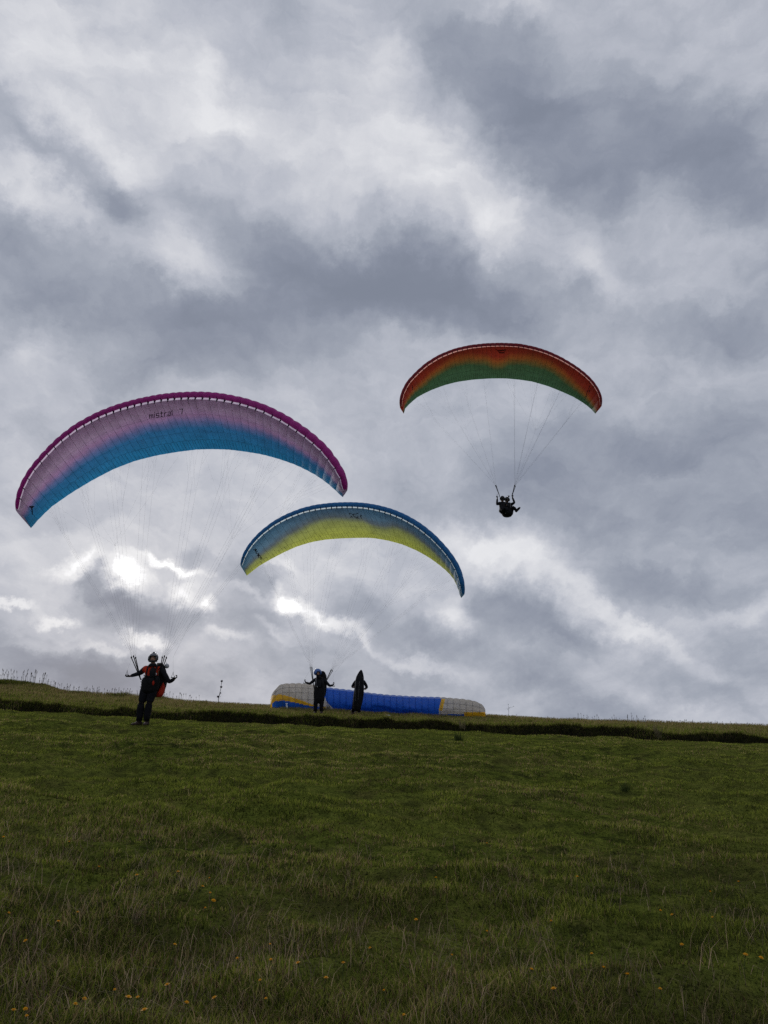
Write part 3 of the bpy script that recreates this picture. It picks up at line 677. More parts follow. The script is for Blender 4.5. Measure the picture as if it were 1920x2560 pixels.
def build2():
    for i in range(W2.n): W2.cell(i, 'cell', m2, pg2, .08)
    seams(W2, pg2); closing(W2, pg2, m2); bp_ = pbr('black_print', (0, 0, 0))
    # swoosh emblem over a short word, and a word running down the left tip
    q = lambda a, b_: (860 + a * .03617, 1265 + b_ * .03617)
    st = [[q(350, 450), q(580, 420)], [q(400, 450), q(420, 560)], [q(620, 500), q(880, 480), q(990, 430)], [q(560, 550), q(660, 550)],
          [q(680, 600), q(700, 660), q(800, 720)], [q(460, 720), q(530, 650), q(590, 720)], [q(1000, 600), q(960, 710), q(860, 770), q(1080, 780)], [q(1190, 540), q(1180, 660), q(1220, 790)], [q(1130, 660), q(1250, 600)]]
    W2.marks('emblem', st, 1.5, bp_, pg2)
    q = lambda a, b_: (610 + a * .03617, 1350 + b_ * .03617)
    st = [[q(610, 630), q(820, 600), q(740, 720), q(860, 740)], [q(740, 600), q(740, 740)], [q(800, 800), q(800, 870)], [q(840, 910), q(980, 900)], [q(960, 950), q(890, 1030), q(1040, 1020), q(960, 950)],
          [q(960, 1060), q(970, 1150)], [q(1080, 1060), q(1080, 1200)], [q(1140, 1180), q(1130, 1310)], [q(1190, 1190), q(1150, 1240)]]
    W2.marks('lettering', st, 1.8, bp_, pg2)
    rigging(W2, pg2, -1, at(778, 1668, 31.6), at(785, 1722, 31.6), at(761, 1708, 31.4), bpul=at(775, 1676, 31.5), rad=.0013)
    rigging(W2, pg2, 1, at(829, 1675, 31.6), at(808, 1716, 31.6), at(834, 1716, 31.4), bpul=at(833, 1687, 31.5), rad=.0013)
with_parent(pg2, build2)

# ---- red and green wing, airborne
P3 = at(1268, 1262, 34.0)
Z3 = (980, 840, .3255)
out3 = zoomed([(70,535),(70,490),(85,420),(120,350),(180,280),(260,205),(360,140),(480,90),(600,62),(720,48),(840,44),(980,50),(1100,75),(1200,108),(1300,155),(1400,215),(1480,275),(1550,345),(1590,410),(1608,470),(1606,525)], *Z3)
te3 = zoomed([(90,597),(97,560),(140,515),(200,465),(300,415),(400,378),(500,352),(620,335),(750,326),(835,325),(880,326),(980,335),(1080,350),(1200,385),(1300,425),(1400,470),(1480,520),(1530,560),(1562,597)], *Z3)
W3 = Wing(out3, te3, 10, 9, 33.2, .02, 1.7, 45, P3 + Vector((0, 0, .6)), inset=.05)
pg3 = empty('paraglider', P3 + Vector((0, .2, .5)), 'red, orange and green paraglider wing, highest of all and carrying two people', 'paraglider', 'paragliders')
m3 = [fabric('dark_red_upper_cloth', solid(.80, .40, .33), .80), fabric('crimson_cloth', solid(.22, .008, .02), .25), fabric('scarlet_cell_opening', solid(.72, .16, .12), .75),
      fabric('red_to_green_print', under_color(45, [(0, .62), (.1, .56), (.22, .44), (.33, .33), (.44, .42), (.5, .56), (.56, .42), (.68, .36), (.84, .54), (1, .75)],
      [(-.45, (.50, .09, .06)), (-.22, (.40, .10, .06)), (-.08, (.42, .23, .07)), (.05, (.22, .28, .10)), (.17, (.07, .28, .15)), (.4, (.08, .34, .20))], [(.42, .004), (.70, .006), (.86, .004)], wob=.045), .72)]
def build3():
    for i in range(W3.n): W3.cell(i, 'cell', m3, pg3, .08)
    seams(W3, pg3); closing(W3, pg3, m3); bp_ = pbr('black_print', (0, 0, 0))
    q = lambda a, b_: (1230 + a * .03617, 850 + b_ * .03617)
    W3.marks('emblem', [[q(280, 630), q(480, 690), q(800, 640), q(980, 620)], [q(400, 700), q(430, 760), q(620, 690), q(840, 700)], [q(460, 830), q(640, 800), q(850, 830)], [q(500, 860), q(800, 870)], [q(860, 740), q(930, 690)]], 1.5, bp_, pg3)
    zz = lambda pts: zoomed(pts, *Z3)
    W3.marks('lettering', [zz([(150, 380), (152, 410)]), zz([(1522, 380), (1512, 405)]), zz([(1512, 412), (1500, 432)]), zz([(1500, 440), (1494, 465)]), zz([(1528, 400), (1520, 425)])], 1.6, bp_, pg3)
    rigging(W3, pg3, -1, at(1240, 1214, 34.0), at(1251, 1246, 34.0), P3 + Vector((-.465, -.17, .325)), bpul=at(1241, 1219, 33.9), rad=.0008)
    rigging(W3, pg3, 1, at(1287, 1214, 34.0), at(1280, 1240, 34.0), P3 + Vector((.25, 0, .42)), bpul=at(1286, 1219, 33.9), rad=.0017)
with_parent(pg3, build3)

# ------------------------------------------------------------------ wing lying as a wall on the crest
ZG = (640, 1640, .36167)
gtop = zoomed([(97,320),(103,280),(120,250),(150,215),(180,199),(230,196),(300,195),(380,203),(430,212),(480,222),(560,232),(670,243),(770,260),(900,274),(1050,284),(1180,289),(1270,291),(1320,295),(1440,305),(1500,315),(1540,328),(1570,346),(1584,372)], *ZG)
gbot = zoomed([(98,366),(115,371),(200,372),(300,374),(380,376),(460,378),(540,382),(600,383),(660,384),(760,384),(880,388),(1000,397),(1060,397),(1100,400),(1150,412),(1230,414),(1300,413),(1400,416),(1460,419),(1530,420),(1586,419)], *ZG)
GD = 38.0; NG = 34; KV = 15
GT = resample(gtop, NG * 3 + 1); GB = resample(gbot, NG * 3 + 1)
# even columns in picture width
xs_ = np.linspace(0, 1, NG * 3 + 1); xx_ = 675.5 + (1213 - 675.5) * xs_
xx_[0:4] = [676, 679, 683, 688]; xx_[-4:] = [1199, 1205, 1210, 1213.5]
tp = np.array(gtop); btm = np.array(gbot)
ty_ = np.interp(xx_, tp[:, 0], tp[:, 1]); by_ = np.interp(xx_, btm[:, 0], btm[:, 1]) + 2.5
pgr = empty('paraglider', at(940, 1785, GD), 'blue, white and yellow paraglider wing standing on the ground along the skyline', 'paraglider', 'paragliders')
WHITE_C, YEL_C, BLUE_C = (.74, .69, .63), (.95, .54, .03), (.012, .12, .62)
wmat = [fabric('offwhite_wing_cloth', solid(*WHITE_C), .55), fabric('yellow_wing_cloth', solid(*YEL_C), .45), fabric('royal_blue_wing_cloth', solid(*BLUE_C), .40), fabric('pale_blue_nose_cloth', solid(.30, .42, .85), .5)]
def zone_g(X, Y):
    zx, zy = (X - ZG[0]) / ZG[2], (Y - ZG[1]) / ZG[2]
    if zx < 480:
        up = np.interp(zx, [95, 130, 160, 200, 260, 330, 390, 430], [275, 272, 264, 272, 288, 312, 336, 350]); lo = np.interp(zx, [95, 112, 130, 190, 260, 330, 390, 430], [372, 330, 312, 308, 320, 336, 348, 352])
        if zx < 112 and zy > 285: return 1
        if zy > lo and zx < 385 + 60: return 2
        if zy > up and zx > 105: return 1
        return 0 if zx < 470 or zy > 290 else 2
    if zx < 540 and zy > np.interp(zx, [480, 500, 520, 540], [305, 330, 348, 366]): return 0
    if zy > 402 and zx > 1150 and zx < 1420: return 2
    y_lo = np.interp(zx, [1160, 1300], [385, 380])
    xb = np.interp(zy, [290, 375], [1283, 1262])
    if zx > xb and zx < xb + 26 and zy < 378: return 1
    if zx > 1240 and zy < 402 and zx >= xb: return 0 if not (zx > 1440 and zy > 388) else 1
    if zx > 1440: return 1
    return 2
def crease(X_, t_):
    a = np.array([X_ / 60.0]); b_ = np.array([t_ * 1.6 + X_ / 260.0]); return float(.16 * fbm(a, b_, 81, 4)[0] + .05 * fbm(a * 5, b_ * 3, 85, 2)[0]) * math.sin(math.pi * min(1, t_ + .06))
def build4():
    for c_ in range(NG):
        V = []; F_ = []; mi = []; j0 = c_ * 3; sm = 9
        for j in range(sm + 1):
            f_ = j0 + 3 * j / sm; X_ = np.interp(f_, range(len(xx_)), xx_); Tp = np.interp(f_, range(len(xx_)), ty_); Bt = np.interp(f_, range(len(xx_)), by_)
            s_ = (X_ - 676) / 538; dd = GD + .35 * math.sin(s_ * 9) - .5 * math.exp(-((s_ - .03) / .06) ** 2)
            bl = .055 * math.sin(math.pi * j / sm)
            for k in range(KV * 2 + 1):
                t_ = k / (KV * 2)                 # 0 bottom .. 1 top
                Y_ = Bt + (Tp - Bt) * t_; bulge = .42 * math.sin(math.pi * min(t_ * 1.05, 1)) ** .8 + bl * math.sin(math.pi * min(1, t_ * 1.1 + .05)) + crease(X_, t_)
                V.append(at(X_, Y_, dd - bulge + .45 * t_))
            # over the top and down the back
            top_ = V[-1]; sc_ = (Bt - Tp) / 80
            for (dy, dz) in ((.10, .035), (.30, .0), (.48, -.12), (.55, -.5 * sc_ - .1), (.6, -1.2 * sc_)): V.append(top_ + Vector((0, dy, dz + bl * .5)))
        K_ = KV * 2 + 1 + 5
        for j in range(sm):
            for k in range(K_ - 1):
                q = (j * K_ + k, (j + 1) * K_ + k, (j + 1) * K_ + k + 1, j * K_ + k + 1); F_.append(q)
                cc = sum((V[i] for i in q), Vector()) / 4; r_ = cc - Vector((0, 0, EYE)); z_ = r_.y * cp + r_.z * sp
                X_, Y_ = 960 + F * r_.x / z_, 1280 - F * (-r_.y * sp + r_.z * cp) / z_
                if k >= KV * 2 - 1: m_ = 0 if (X_ < 812 or X_ > 1100) else 3
                else: m_ = zone_g(X_, Y_)
                mi.append(m_)
        o = mesh_obj('cell', V, F_, wmat, pgr); o.data.polygons.foreach_set('material_index', mi)
    # seams down every cell edge and tapes along the span
    for c_ in range(1, NG):
        X_ = xx_[c_ * 3]; Tp, Bt = ty_[c_ * 3], by_[c_ * 3]; pts = []
        for k in range(12):
            t_ = k / 11; s_ = (X_ - 676) / 538; dd = GD + .35 * math.sin(s_ * 9) - .5 * math.exp(-((s_ - .03) / .06) ** 2)
            bulge = .42 * math.sin(math.pi * min(t_ * 1.05, 1)) ** .8 + crease(X_, t_); pts.append(at(X_, Bt + (Tp - Bt) * t_, dd - bulge + .45 * t_ - .045))
        blue_ = 812 < X_ < 1100; mesh_obj('rib_seam', *tube_geo(pts, .006, 3, False), pbr('blue_seam', (.01, .03, .20), .9, .05) if blue_ else pbr('grey_seam', (.16, .15, .16), .9, .05), pgr, smooth=False)
    for (i0, i1, t_) in ((2, 26, .45), (2, 26, .70), (2, 26, .88), (80, 101, .45), (80, 101, .75)):
        pts = []
        for i in range(i0, i1):
            X_ = xx_[i]; s_ = (X_ - 676) / 538; dd = GD + .35 * math.sin(s_ * 9) - .5 * math.exp(-((s_ - .03) / .06) ** 2); ph = (i % 3) / 3
            bulge = .42 * math.sin(math.pi * min(t_ * 1.05, 1)) ** .8 + .055 * math.sin(math.pi * ph) + crease(X_, t_)
            pts.append(at(X_, by_[i] + (ty_[i] - by_[i]) * t_ , dd - bulge + .45 * t_ - .03))
        mesh_obj('seam_tape', *tube_geo(pts, .006, 3, False), pbr('grey_seam', (.1, .1, .1)), pgr, smooth=False)
    # white marks printed on the blue cloth
    def flat(strokes, w_, d_, nm):
        g = []
        for st in strokes:
            for (x0, y0), (x1, y1) in zip(st[:-1], st[1:]):
                a_ = at(x0, y0, d_); b_ = at(x1, y1, d_); g.append(tube_geo([a_, b_], w_, 4))
        mesh_obj(nm, *join_geo(g), pbr('white_print', (.75, .78, .85), .7, .1), pgr, smooth=False)
    q = lambda a, b_: (930 + a * .0422, 1740 + b_ * .0422)
    flat([[q(480, 350), q(500, 290), q(560, 250), q(690, 250), q(690, 370)], [q(700, 330), q(780, 290), q(790, 370)]], .022, GD - .26, 'emblem')
    flat([[(714, 1759), (719, 1759), (715, 1763), (719, 1766), (716, 1769), (719, 1773)], [(715, 1766), (719, 1769)]], .02, GD - .52, 'lettering')
with_parent(pgr, build4)

# ------------------------------------------------------------------ people
SKIN = pbr('skin', (.42, .24, .17), .6, .3, .08, 30)
JKT = pbr('orange_jacket', (.42, .030, .010), .75, .15, .25, 14, .4); DARKJ = pbr('black_jacket_cloth', (.012, .013, .017), .85, .1, .3, 14, .4)
TRS = pbr('black_trousers', (.010, .010, .013), .9, .08, .3, 12, .5); BOOT = pbr('dark_boots', (.045, .030, .028), .7, .2, .3, 25); GLV = pbr('black_gloves', (.010, .010, .012), .8, .15)
HARN = pbr('black_harness', (.009, .009, .011), .8, .15, .4, 9, .5); HRED = pbr('red_harness_cloth', (.34, .022, .010), .75, .15, .25, 10, .4)
STRAPG = pbr('grey_strap', (.16, .16, .17), .8, .1); HELG = pbr('grey_helmet_shell', (.14, .14, .155), .35, .5); HELB = pbr('blue_helmet_shell', (.05, .12, .36), .35, .5); HELK = pbr('black_helmet_shell', (.010, .010, .012), .45, .3)
SHINY = pbr('buckle_metal', (.45, .45, .47), .35, .5, metal=.8); EYEM = pbr('dark_eye', (.01, .01, .01), .3, .5); LIP = pbr('lips', (.25, .09, .07), .6, .2)
def head_parts(root, c, s=1.0):
    """face details on a head centred at c and looking to -y"""
    x, y, z = c
    for e in (-1, 1): mesh_obj('eye', *ellipsoid_geo((x + e * .033 * s, y - .086 * s, z + .012 * s), (.013 * s, .008 * s, .009 * s), 8, 5), EYEM, root)
    mesh_obj('nose', *loft_geo([(x, y - .088 * s, z + .015 * s, .008, .008), (x, y - .106 * s, z - .02 * s, .014, .014), (x, y - .100 * s, z - .034 * s, .016, .010)], 8), SKIN, root)
    mesh_obj('mouth', *ellipsoid_geo((x, y - .084 * s, z - .058 * s), (.025 * s, .009 * s, .007 * s), 8, 4), LIP, root)
def helmet(root, c, mat, rim, r=(.118, .140, .125), chin=True, yaw=0.0):
    """shell with the face opening cut away, rim round it and a chin bar"""
    rot = Matrix.Rotation(yaw, 3, 'Z'); V, Fc = ellipsoid_geo((0, 0, 0), r, 24, 14, -48, 90)
    keep = []
    for f in Fc:
        m_ = sum((V[i] for i in f), Vector()) / len(f)
        if m_.y < -.045 and m_.z < .040 and abs(m_.x) < .092: continue
        keep.append(f)
    V = [rot @ v_ + Vector(c) for v_ in V]; h_ = mesh_obj('helmet', V, keep, mat, root)
    sol = h_.modifiers.new('thick', 'SOLIDIFY'); sol.thickness = .012
    pts = []
    for k in range(15):
        th = R(-118 + 236 * k / 14); pts.append(rot @ Vector((math.sin(th) * .106, -math.cos(th) * .120 + .0, .042 - .10 * (abs(math.sin(th)) ** 3) * .6)) + Vector(c))
    mesh_obj('rim', *tube_geo(pts, .013, 6), rim, h_)
    for e in (-1, 1):
        p = [rot @ Vector((e * .106, -.03, .03)) + Vector(c), rot @ Vector((e * .110, -.035, -.05)) + Vector(c), rot @ Vector((e * .085, -.075, -.09)) + Vector(c)]
        mesh_obj('side_guard', *tube_geo(p, [.02, .026, .02], 6), rim, h_)
    if chin:
        pts = [rot @ Vector((math.sin(R(a)) * .098, -math.cos(R(a)) * .125, -.088 - .01 * math.cos(R(a)))) + Vector(c) for a in range(-80, 81, 20)]
        mesh_obj('chin_guard', *tube_geo(pts, [.016, .022, .026, .028, .028, .028, .026, .022, .016], 6), rim, h_)
    return h_
def glove(root, wrist, palm, curl, mat=GLV, side=1):
    """palm with four curled fingers and a thumb closing round the brake grip"""
    w_ = Vector(wrist); p_ = Vector(palm); d = (p_ - w_).normalized(); acr = Vector((0, 1, 0)); up = d.cross(acr).normalized()
    if up.z < 0: up = -up
    geo = [loft_like(w_, p_, acr, up)]
    for k, (ln, o_) in enumerate(((.070, -.030), (.080, -.010), (.074, .010), (.058, .030))):
        b_ = p_ + acr * o_; geo.append(tube_geo([b_ - d * .02, b_ + d * ln * .45, b_ + d * ln * .75 + up * ln * .40, b_ + d * ln * .45 + up * ln * .72], [.0105, .010, .009, .007], 6))
    tb = w_.lerp(p_, .35) - acr * .03; geo.append(tube_geo([tb, tb - acr * .02 + d * .03 + up * .025, tb - acr * .008 + d * .055 + up * .045], [.013, .011, .008], 6))
    return mesh_obj('glove', *join_geo(geo), mat, root)
def loft_like(a, b_, ac, up):
    V = []; n_ = 10
    for t_, rx, rz in ((-.15, .030, .028), (.1, .034, .026), (.6, .043, .020), (1.05, .042, .016)):
        c = a.lerp(b_, t_)
        for k in range(n_):
            th = 2 * math.pi * k / n_; V.append(c + ac * math.cos(th) * rx + up * math.sin(th) * rz)
    F_ = [(i * n_ + k, i * n_ + (k + 1) % n_, (i + 1) * n_ + (k + 1) % n_, (i + 1) * n_ + k) for i in range(3) for k in range(n_)]
    F_ += [tuple(range(n_))[::-1], tuple(3 * n_ + k for k in range(n_))]
    return V, F_
def boot(root, ankle, toe_dir, mat=BOOT):
    a = Vector(ankle); d = Vector(toe_dir).normalized(); s_ = Vector((-d.y, d.x, 0)); V = []; n_ = 10
    for (t_, h0, h1, w_) in ((-.085, .0, .085, .032), (-.05, .0, .115, .042), (.03, .0, .10, .046), (.10, .0, .065, .050), (.165, .0, .05, .042), (.195, .008, .035, .022)):
        for k in range(n_):
            th = 2 * math.pi * k / n_; zc = (h0 + h1) / 2; V.append(Vector((a.x, a.y, 0)) + d * t_ + s_ * math.cos(th) * w_ + Vector((0, 0, zc + math.sin(th) * (h1 - h0) / 2 + a.z - .09)))
    F_ = [(i * n_ + k, i * n_ + (k + 1) % n_, (i + 1) * n_ + (k + 1) % n_, (i + 1) * n_ + k) for i in range(5) for k in range(n_)] + [tuple(range(n_))[::-1], tuple(5 * n_ + k for k in range(n_))]
    return mesh_obj('boot', *join_geo([(V, F_), tube_geo([a - Vector((0, 0, .04)), a + Vector((0, 0, .05)), a + Vector((0, 0, .12))], [.05, .056, .060], 12)]), mat, root)
BODY_E = [('pelvis', 'belly'), ('belly', 'chest'), ('chest', 'neck0'), ('neck0', 'neck'), ('neck', 'jaw'), ('jaw', 'skull'), ('skull', 'crown'),
          ('chest', 'shl'), ('shl', 'ell'), ('ell', 'wrl'), ('wrl', 'hal'), ('chest', 'shr'), ('shr', 'elr'), ('elr', 'wrr'), ('wrr', 'har'),
          ('pelvis', 'hpl'), ('hpl', 'knl'), ('knl', 'anl'), ('anl', 'tol'), ('pelvis', 'hpr'), ('hpr', 'knr'), ('knr', 'anr'), ('anr', 'tor')]
RAD = dict(pelvis=.115, belly=.115, chest=.135, neck0=.06, neck=.050, jaw=.075, skull=.092, crown=.075, shl=.07, ell=.043, wrl=.030, hal=.030, shr=.07, elr=.043, wrr=.030, har=.030,
           hpl=.085, knl=.058, anl=.040, tol=.032, hpr=.085, knr=.058, anr=.040, tor=.032)
def figure(root, J, jacket, trousers, puff=1.22, tr_puff=1.22):
    B = {k: (*J[k], RAD[k] * (.92 if k[:2] not in ('an', 'to') else .45)) for k in RAD}
    for q_ in 'lr': B['to' + q_] = (*(Vector(J['an' + q_]).lerp(Vector(J['to' + q_]), .4) - Vector((0, 0, .03))), .012)
    skin_obj('body', B, BODY_E, SKIN, root, 2)
    ks = ['chest', 'belly', 'pelvis', 'neck0', 'shl', 'ell', 'wrl', 'shr', 'elr', 'wrr']
    jj = {k: (*J[k], RAD[k] * puff * (1.12 if k in ('ell', 'elr', 'wrl', 'wrr') else 1.0)) for k in ks}
    for q_ in 'lr': jj['wr' + q_] = (*Vector(J['wr' + q_]).lerp(Vector(J['ha' + q_]), .45), RAD['wrl'] * 1.35)
    jj['pelvis'] = (*J['pelvis'], RAD['pelvis'] * 1.22)
    skin_obj('jacket', jj, [('chest', 'belly'), ('belly', 'pelvis'), ('chest', 'neck0'), ('chest', 'shl'), ('shl', 'ell'), ('ell', 'wrl'), ('chest', 'shr'), ('shr', 'elr'), ('elr', 'wrr')], jacket, root, 2)
    geo = [ellipsoid_geo(Vector(J['pelvis']) + Vector((0, 0, .0)), (.165, .125, .13), 16, 9)]
    for q_ in 'lr':                          # each leg tapers from the hip over the knee to the hem
        h_, k_, a_ = (Vector(J[n_ + q_]) for n_ in ('hp', 'kn', 'an')); a_ = a_ + (k_ - a_).normalized() * .02; r_ = tr_puff
        geo.append(tube_geo([h_ + (h_ - k_).normalized() * .05, h_, h_.lerp(k_, .35), h_.lerp(k_, .75), k_, k_.lerp(a_, .3), k_.lerp(a_, .7), a_],
                            [.06 * r_, .078 * r_, .075 * r_, .062 * r_, .056 * r_, .058 * r_, .050 * r_, .050 * r_], 14))
    mesh_obj('trousers', *join_geo(geo), trousers, root)

# ---- pilot in the orange jacket (facing the camera)
p1 = empty('person', P1, 'person in an orange and black jacket and grey helmet, below the pink and blue wing', 'person', 'people')
J = dict(pelvis=(.02, .02, .95), belly=(.04, .02, 1.10), chest=(.07, .02, 1.31), neck0=(.06, .01, 1.46), neck=(.055, -.01, 1.52), jaw=(.05, -.025, 1.59), skull=(.05, -.01, 1.67), crown=(.05, .0, 1.73),
         shl=(-.14, .02, 1.41), ell=(-.30, .10, 1.29), wrl=(-.46, -.06, 1.215), hal=(-.515, -.09, 1.205), shr=(.25, .02, 1.40), elr=(.46, .12, 1.07), wrr=(.60, .0, 1.13), har=(.655, -.03, 1.165),
         hpl=(-.10, .02, .90), knl=(-.17, -.02, .50), anl=(-.20, .03, .10), tol=(-.25, -.10, .05), hpr=(.08, .02, .90), knr=(.03, -.03, .50), anr=(-.02, .02, .10), tor=(-.01, -.12, .05))
figure(p1, J, DARKJ, TRS, 1.32, 1.55)
head_parts(p1, (.05, -.005, 1.655))
hh = helmet(p1, (.05, .0, 1.675), HELG, HELK)
mesh_obj('camera_mount', *box_geo((.05, -.01, 1.805), (.045, .05, .03)), STRAPG, hh, smooth=False)
glove(p1, (-.46, -.06, 1.215), (-.535, -.09, 1.20), 1); glove(p1, (.60, .0, 1.13), (.665, -.03, 1.17), 1)
boot(p1, (-.21, .03, .10), (-.75, -.6, 0)); boot(p1, (-.0, .02, .10), (-.1, -1, 0))
# the jacket is orange over the chest and dark on sleeves, waist and back
jk = [o for o in p1.children if o.name.startswith('jacket')][0].data; jk.materials.append(JKT)
for pl in jk.polygons:
    c = pl.center
    if -.20 < c.x < .24 and c.y < .06 and 1.10 < c.z < 1.48 - .25 * max(0, c.x - .1): pl.material_index = 1
mesh_obj('collar', *loft_geo([(.06, -.02, 1.45, .10, .10), (.058, -.03, 1.49, .085, .085), (.055, -.03, 1.53, .075, .08)], 14), DARKJ, p1)
hv = mesh_obj('harness', *loft_geo([(.0, .02, .80, .17, .15), (.005, .03, .90, .215, .19), (.015, .03, 1.02, .225, .20), (.03, .0, 1.10, .225, .21), (.045, -.02, 1.17, .205, .18), (.06, .0, 1.22, .16, .14)], 20), HARN, p1)
for e, x0 in ((-1, -.05), (1, .17)):
    mesh_obj('shoulder_strap', *tube_geo([(x0, -.175, 1.12), (x0 + .0, -.185, 1.25), (x0 + .01, -.14, 1.42), (x0, .02, 1.50), (x0, .17, 1.35)], .02, 6), HARN, hv)
mesh_obj('chest_pack', *ellipsoid_geo((.10, -.15, 1.30), (.085, .05, .13), 12, 8), HARN, hv)
mesh_obj('chest_strap', *tube_geo([(-.10, -.17, 1.21), (.06, -.215, 1.195), (.22, -.16, 1.21)], .016, 5), HARN, hv)
mesh_obj('buckle', *box_geo((-.105, -.185, 1.225), (.02, .02, .035)), SHINY, hv, smooth=False)
mesh_obj('buckle', *box_geo((.20, -.165, 1.26), (.022, .02, .05)), SHINY, hv, smooth=False)
mesh_obj('orange_pocket', *ellipsoid_geo((.15, -.205, 1.03), (.026, .018, .06), 10, 7), HRED, hv)
for k in range(5): mesh_obj('buckle', *tube_geo([(-.15, -.05, 1.15 - .065 * k), (-.20 - .02 * (k % 2), -.06, 1.14 - .065 * k), (-.185, -.06, 1.105 - .065 * k)], .008, 4), HARN, hv, smooth=False)
# airbag pod hanging behind, red lower panel on its side
rings = []
for k in range(11):
    t_ = k / 10; z_ = .70 + .86 * t_; rx = .17 * math.sin(math.pi * (.08 + .86 * t_)) ** .55; rings.append((.14 + .05 * math.sin(t_ * 3.0), .30 - .04 * t_, z_, rx, .15 * math.sin(math.pi * (.1 + .84 * t_)) ** .6))
pod = mesh_obj('back_protector', *loft_geo(rings, 18), HARN, hv)
mesh_obj('red_panel', *loft_geo([(.20, .20, .70, .06, .08), (.225, .21, .77, .085, .10), (.26, .22, .87, .075, .11), (.285, .24, .97, .045, .10), (.29, .25, 1.06, .03, .09), (.295, .25, 1.14, .015, .07)], 14), HRED, hv)
mesh_obj('shoulder_pad', *ellipsoid_geo((.19, .12, 1.465), (.12, .11, .075), 14, 9), HARN, hv)

# pale ball hanging by the right riser
bpos = at(417, 1665, 20.25)
ball = empty('hanging_ball', bpos, 'round pale grey ball hanging beside the orange jacketed pilot\'s riser', 'ball')
def bb():
    mesh_obj('ball', *ellipsoid_geo(bpos, (.062, .062, .062), 16, 10), pbr('pale_grey_float', (.42, .43, .46), .5, .3, .2, 30), ball)
    mesh_obj('cord', *tube_geo([bpos + Vector((0, 0, .055)), at(411, 1648, 20.1)], .004, 4), WEB, ball, smooth=False)
with_parent(ball, bb)

# ---- pilot in the blue helmet
p2 = empty('person', P2, 'person in dark clothes and round blue helmet, arms out, before the grounded wing', 'person', 'people')
J = dict(pelvis=(.02, .02, .92), belly=(.03, .02, 1.06), chest=(.04, .02, 1.26), neck0=(.0, .01, 1.40), neck=(-.02, -.02, 1.45), jaw=(-.03, -.04, 1.52), skull=(-.035, -.03, 1.60), crown=(-.04, -.02, 1.66),
         shl=(-.13, .02, 1.35), ell=(-.36, .0, 1.165), wrl=(-.50, -.08, 1.20), hal=(-.53, -.10, 1.24), shr=(.20, .02, 1.34), elr=(.44, .02, 1.08), wrr=(.57, -.06, 1.10), har=(.60, -.08, 1.14),
         hpl=(-.07, .02, .88), knl=(-.10, -.04, .50), anl=(-.11, .03, .10), tol=(-.13, -.1, .05), hpr=(.11, .02, .88), knr=(.125, -.03, .50), anr=(.13, .02, .10), tor=(.14, -.12, .05))
figure(p2, J, DARKJ, TRS, 1.15, 1.5)
head_parts(p2, (-.035, -.03, 1.585)); mesh_obj('collar', *loft_geo([(-.0, -.01, 1.39, .11, .10), (-.01, -.02, 1.44, .09, .09), (-.03, -.03, 1.50, .078, .085), (-.03, -.03, 1.525, .06, .07)], 14), DARKJ, p2); helmet(p2, (-.05, -.02, 1.615), HELB, HELB, (.16, .165, .15), chin=False, yaw=.35)
glove(p2, (-.50, -.08, 1.20), (-.54, -.10, 1.26), 1); glove(p2, (.57, -.06, 1.10), (.61, -.08, 1.16), 1)
boot(p2, (-.11, .03, .10), (-.2, -1, 0)); boot(p2, (.13, .02, .10), (.1, -1, 0))
hv = mesh_obj('harness', *loft_geo([(.03, .03, .40, .19, .14), (.03, .03, .60, .215, .17), (.03, .02, .80, .23, .20), (.035, .0, 1.0, .22, .21), (.04, -.02, 1.18, .20, .19), (.04, .0, 1.30, .18, .15)], 20), HARN, p2)
mesh_obj('back_protector', *loft_geo([(.12, .28, .70, .14, .12), (.13, .29, .95, .17, .14), (.14, .28, 1.25, .17, .14), (.15, .24, 1.5, .14, .12), (.135, .20, 1.63, .095, .09), (.13, .19, 1.68, .04, .04)], 16), HARN, hv)
for x0 in (-.09, .15): mesh_obj('shoulder_strap', *tube_geo([(x0, -.19, 1.02), (x0, -.19, 1.18), (x0 - .01, -.14, 1.34), (x0, .02, 1.43)], .02, 6), STRAPG if x0 < 0 else HARN, hv)
mesh_obj('instrument_deck', *box_geo((.03, -.235, 1.12), (.20, .06, .16)), DARKJ, hv, smooth=False)
mesh_obj('buckle', *box_geo((-.03, -.27, 1.05), (.025, .02, .03)), SHINY, hv, smooth=False)

# ---- person seen from behind, carrying a long dark pod harness
P3s = at(897, 1786, 33.0); P3s.z = gz(P3s.x, P3s.y)
p3 = empty('person', P3s, 'person seen from behind, covered by a tall pointed black pod harness', 'person', 'people')
J = dict(pelvis=(-.02, -.02, .92), belly=(-.01, -.02, 1.06), chest=(.02, -.04, 1.26), neck0=(.04, -.04, 1.40), neck=(.04, -.03, 1.45), jaw=(.045, -.01, 1.52), skull=(.045, -.01, 1.60), crown=(.045, -.01, 1.66),
         shl=(-.15, -.04, 1.34), ell=(-.29, .04, 1.12), wrl=(-.22, -.16, 1.10), hal=(-.16, -.22, 1.12), shr=(.21, -.04, 1.34), elr=(.335, .03, 1.10), wrr=(.27, -.16, 1.02), har=(.20, -.22, 1.03),
         hpl=(-.11, -.02, .88), knl=(-.18, .0, .50), anl=(-.25, .03, .10), tol=(-.29, .14, .05), hpr=(.07, -.02, .88), knr=(.04, .0, .50), anr=(.0, .03, .10), tor=(.01, .16, .05))
figure(p3, J, DARKJ, TRS, 1.3, 1.4)
for wr, pa in (((-.22, -.16, 1.10), (-.15, -.22, 1.12)), ((.27, -.16, 1.02), (.19, -.22, 1.03))): glove(p3, wr, pa, 1)
boot(p3, (-.25, .03, .10), (-.5, .9, 0)); boot(p3, (.0, .03, .10), (.1, 1, 0))
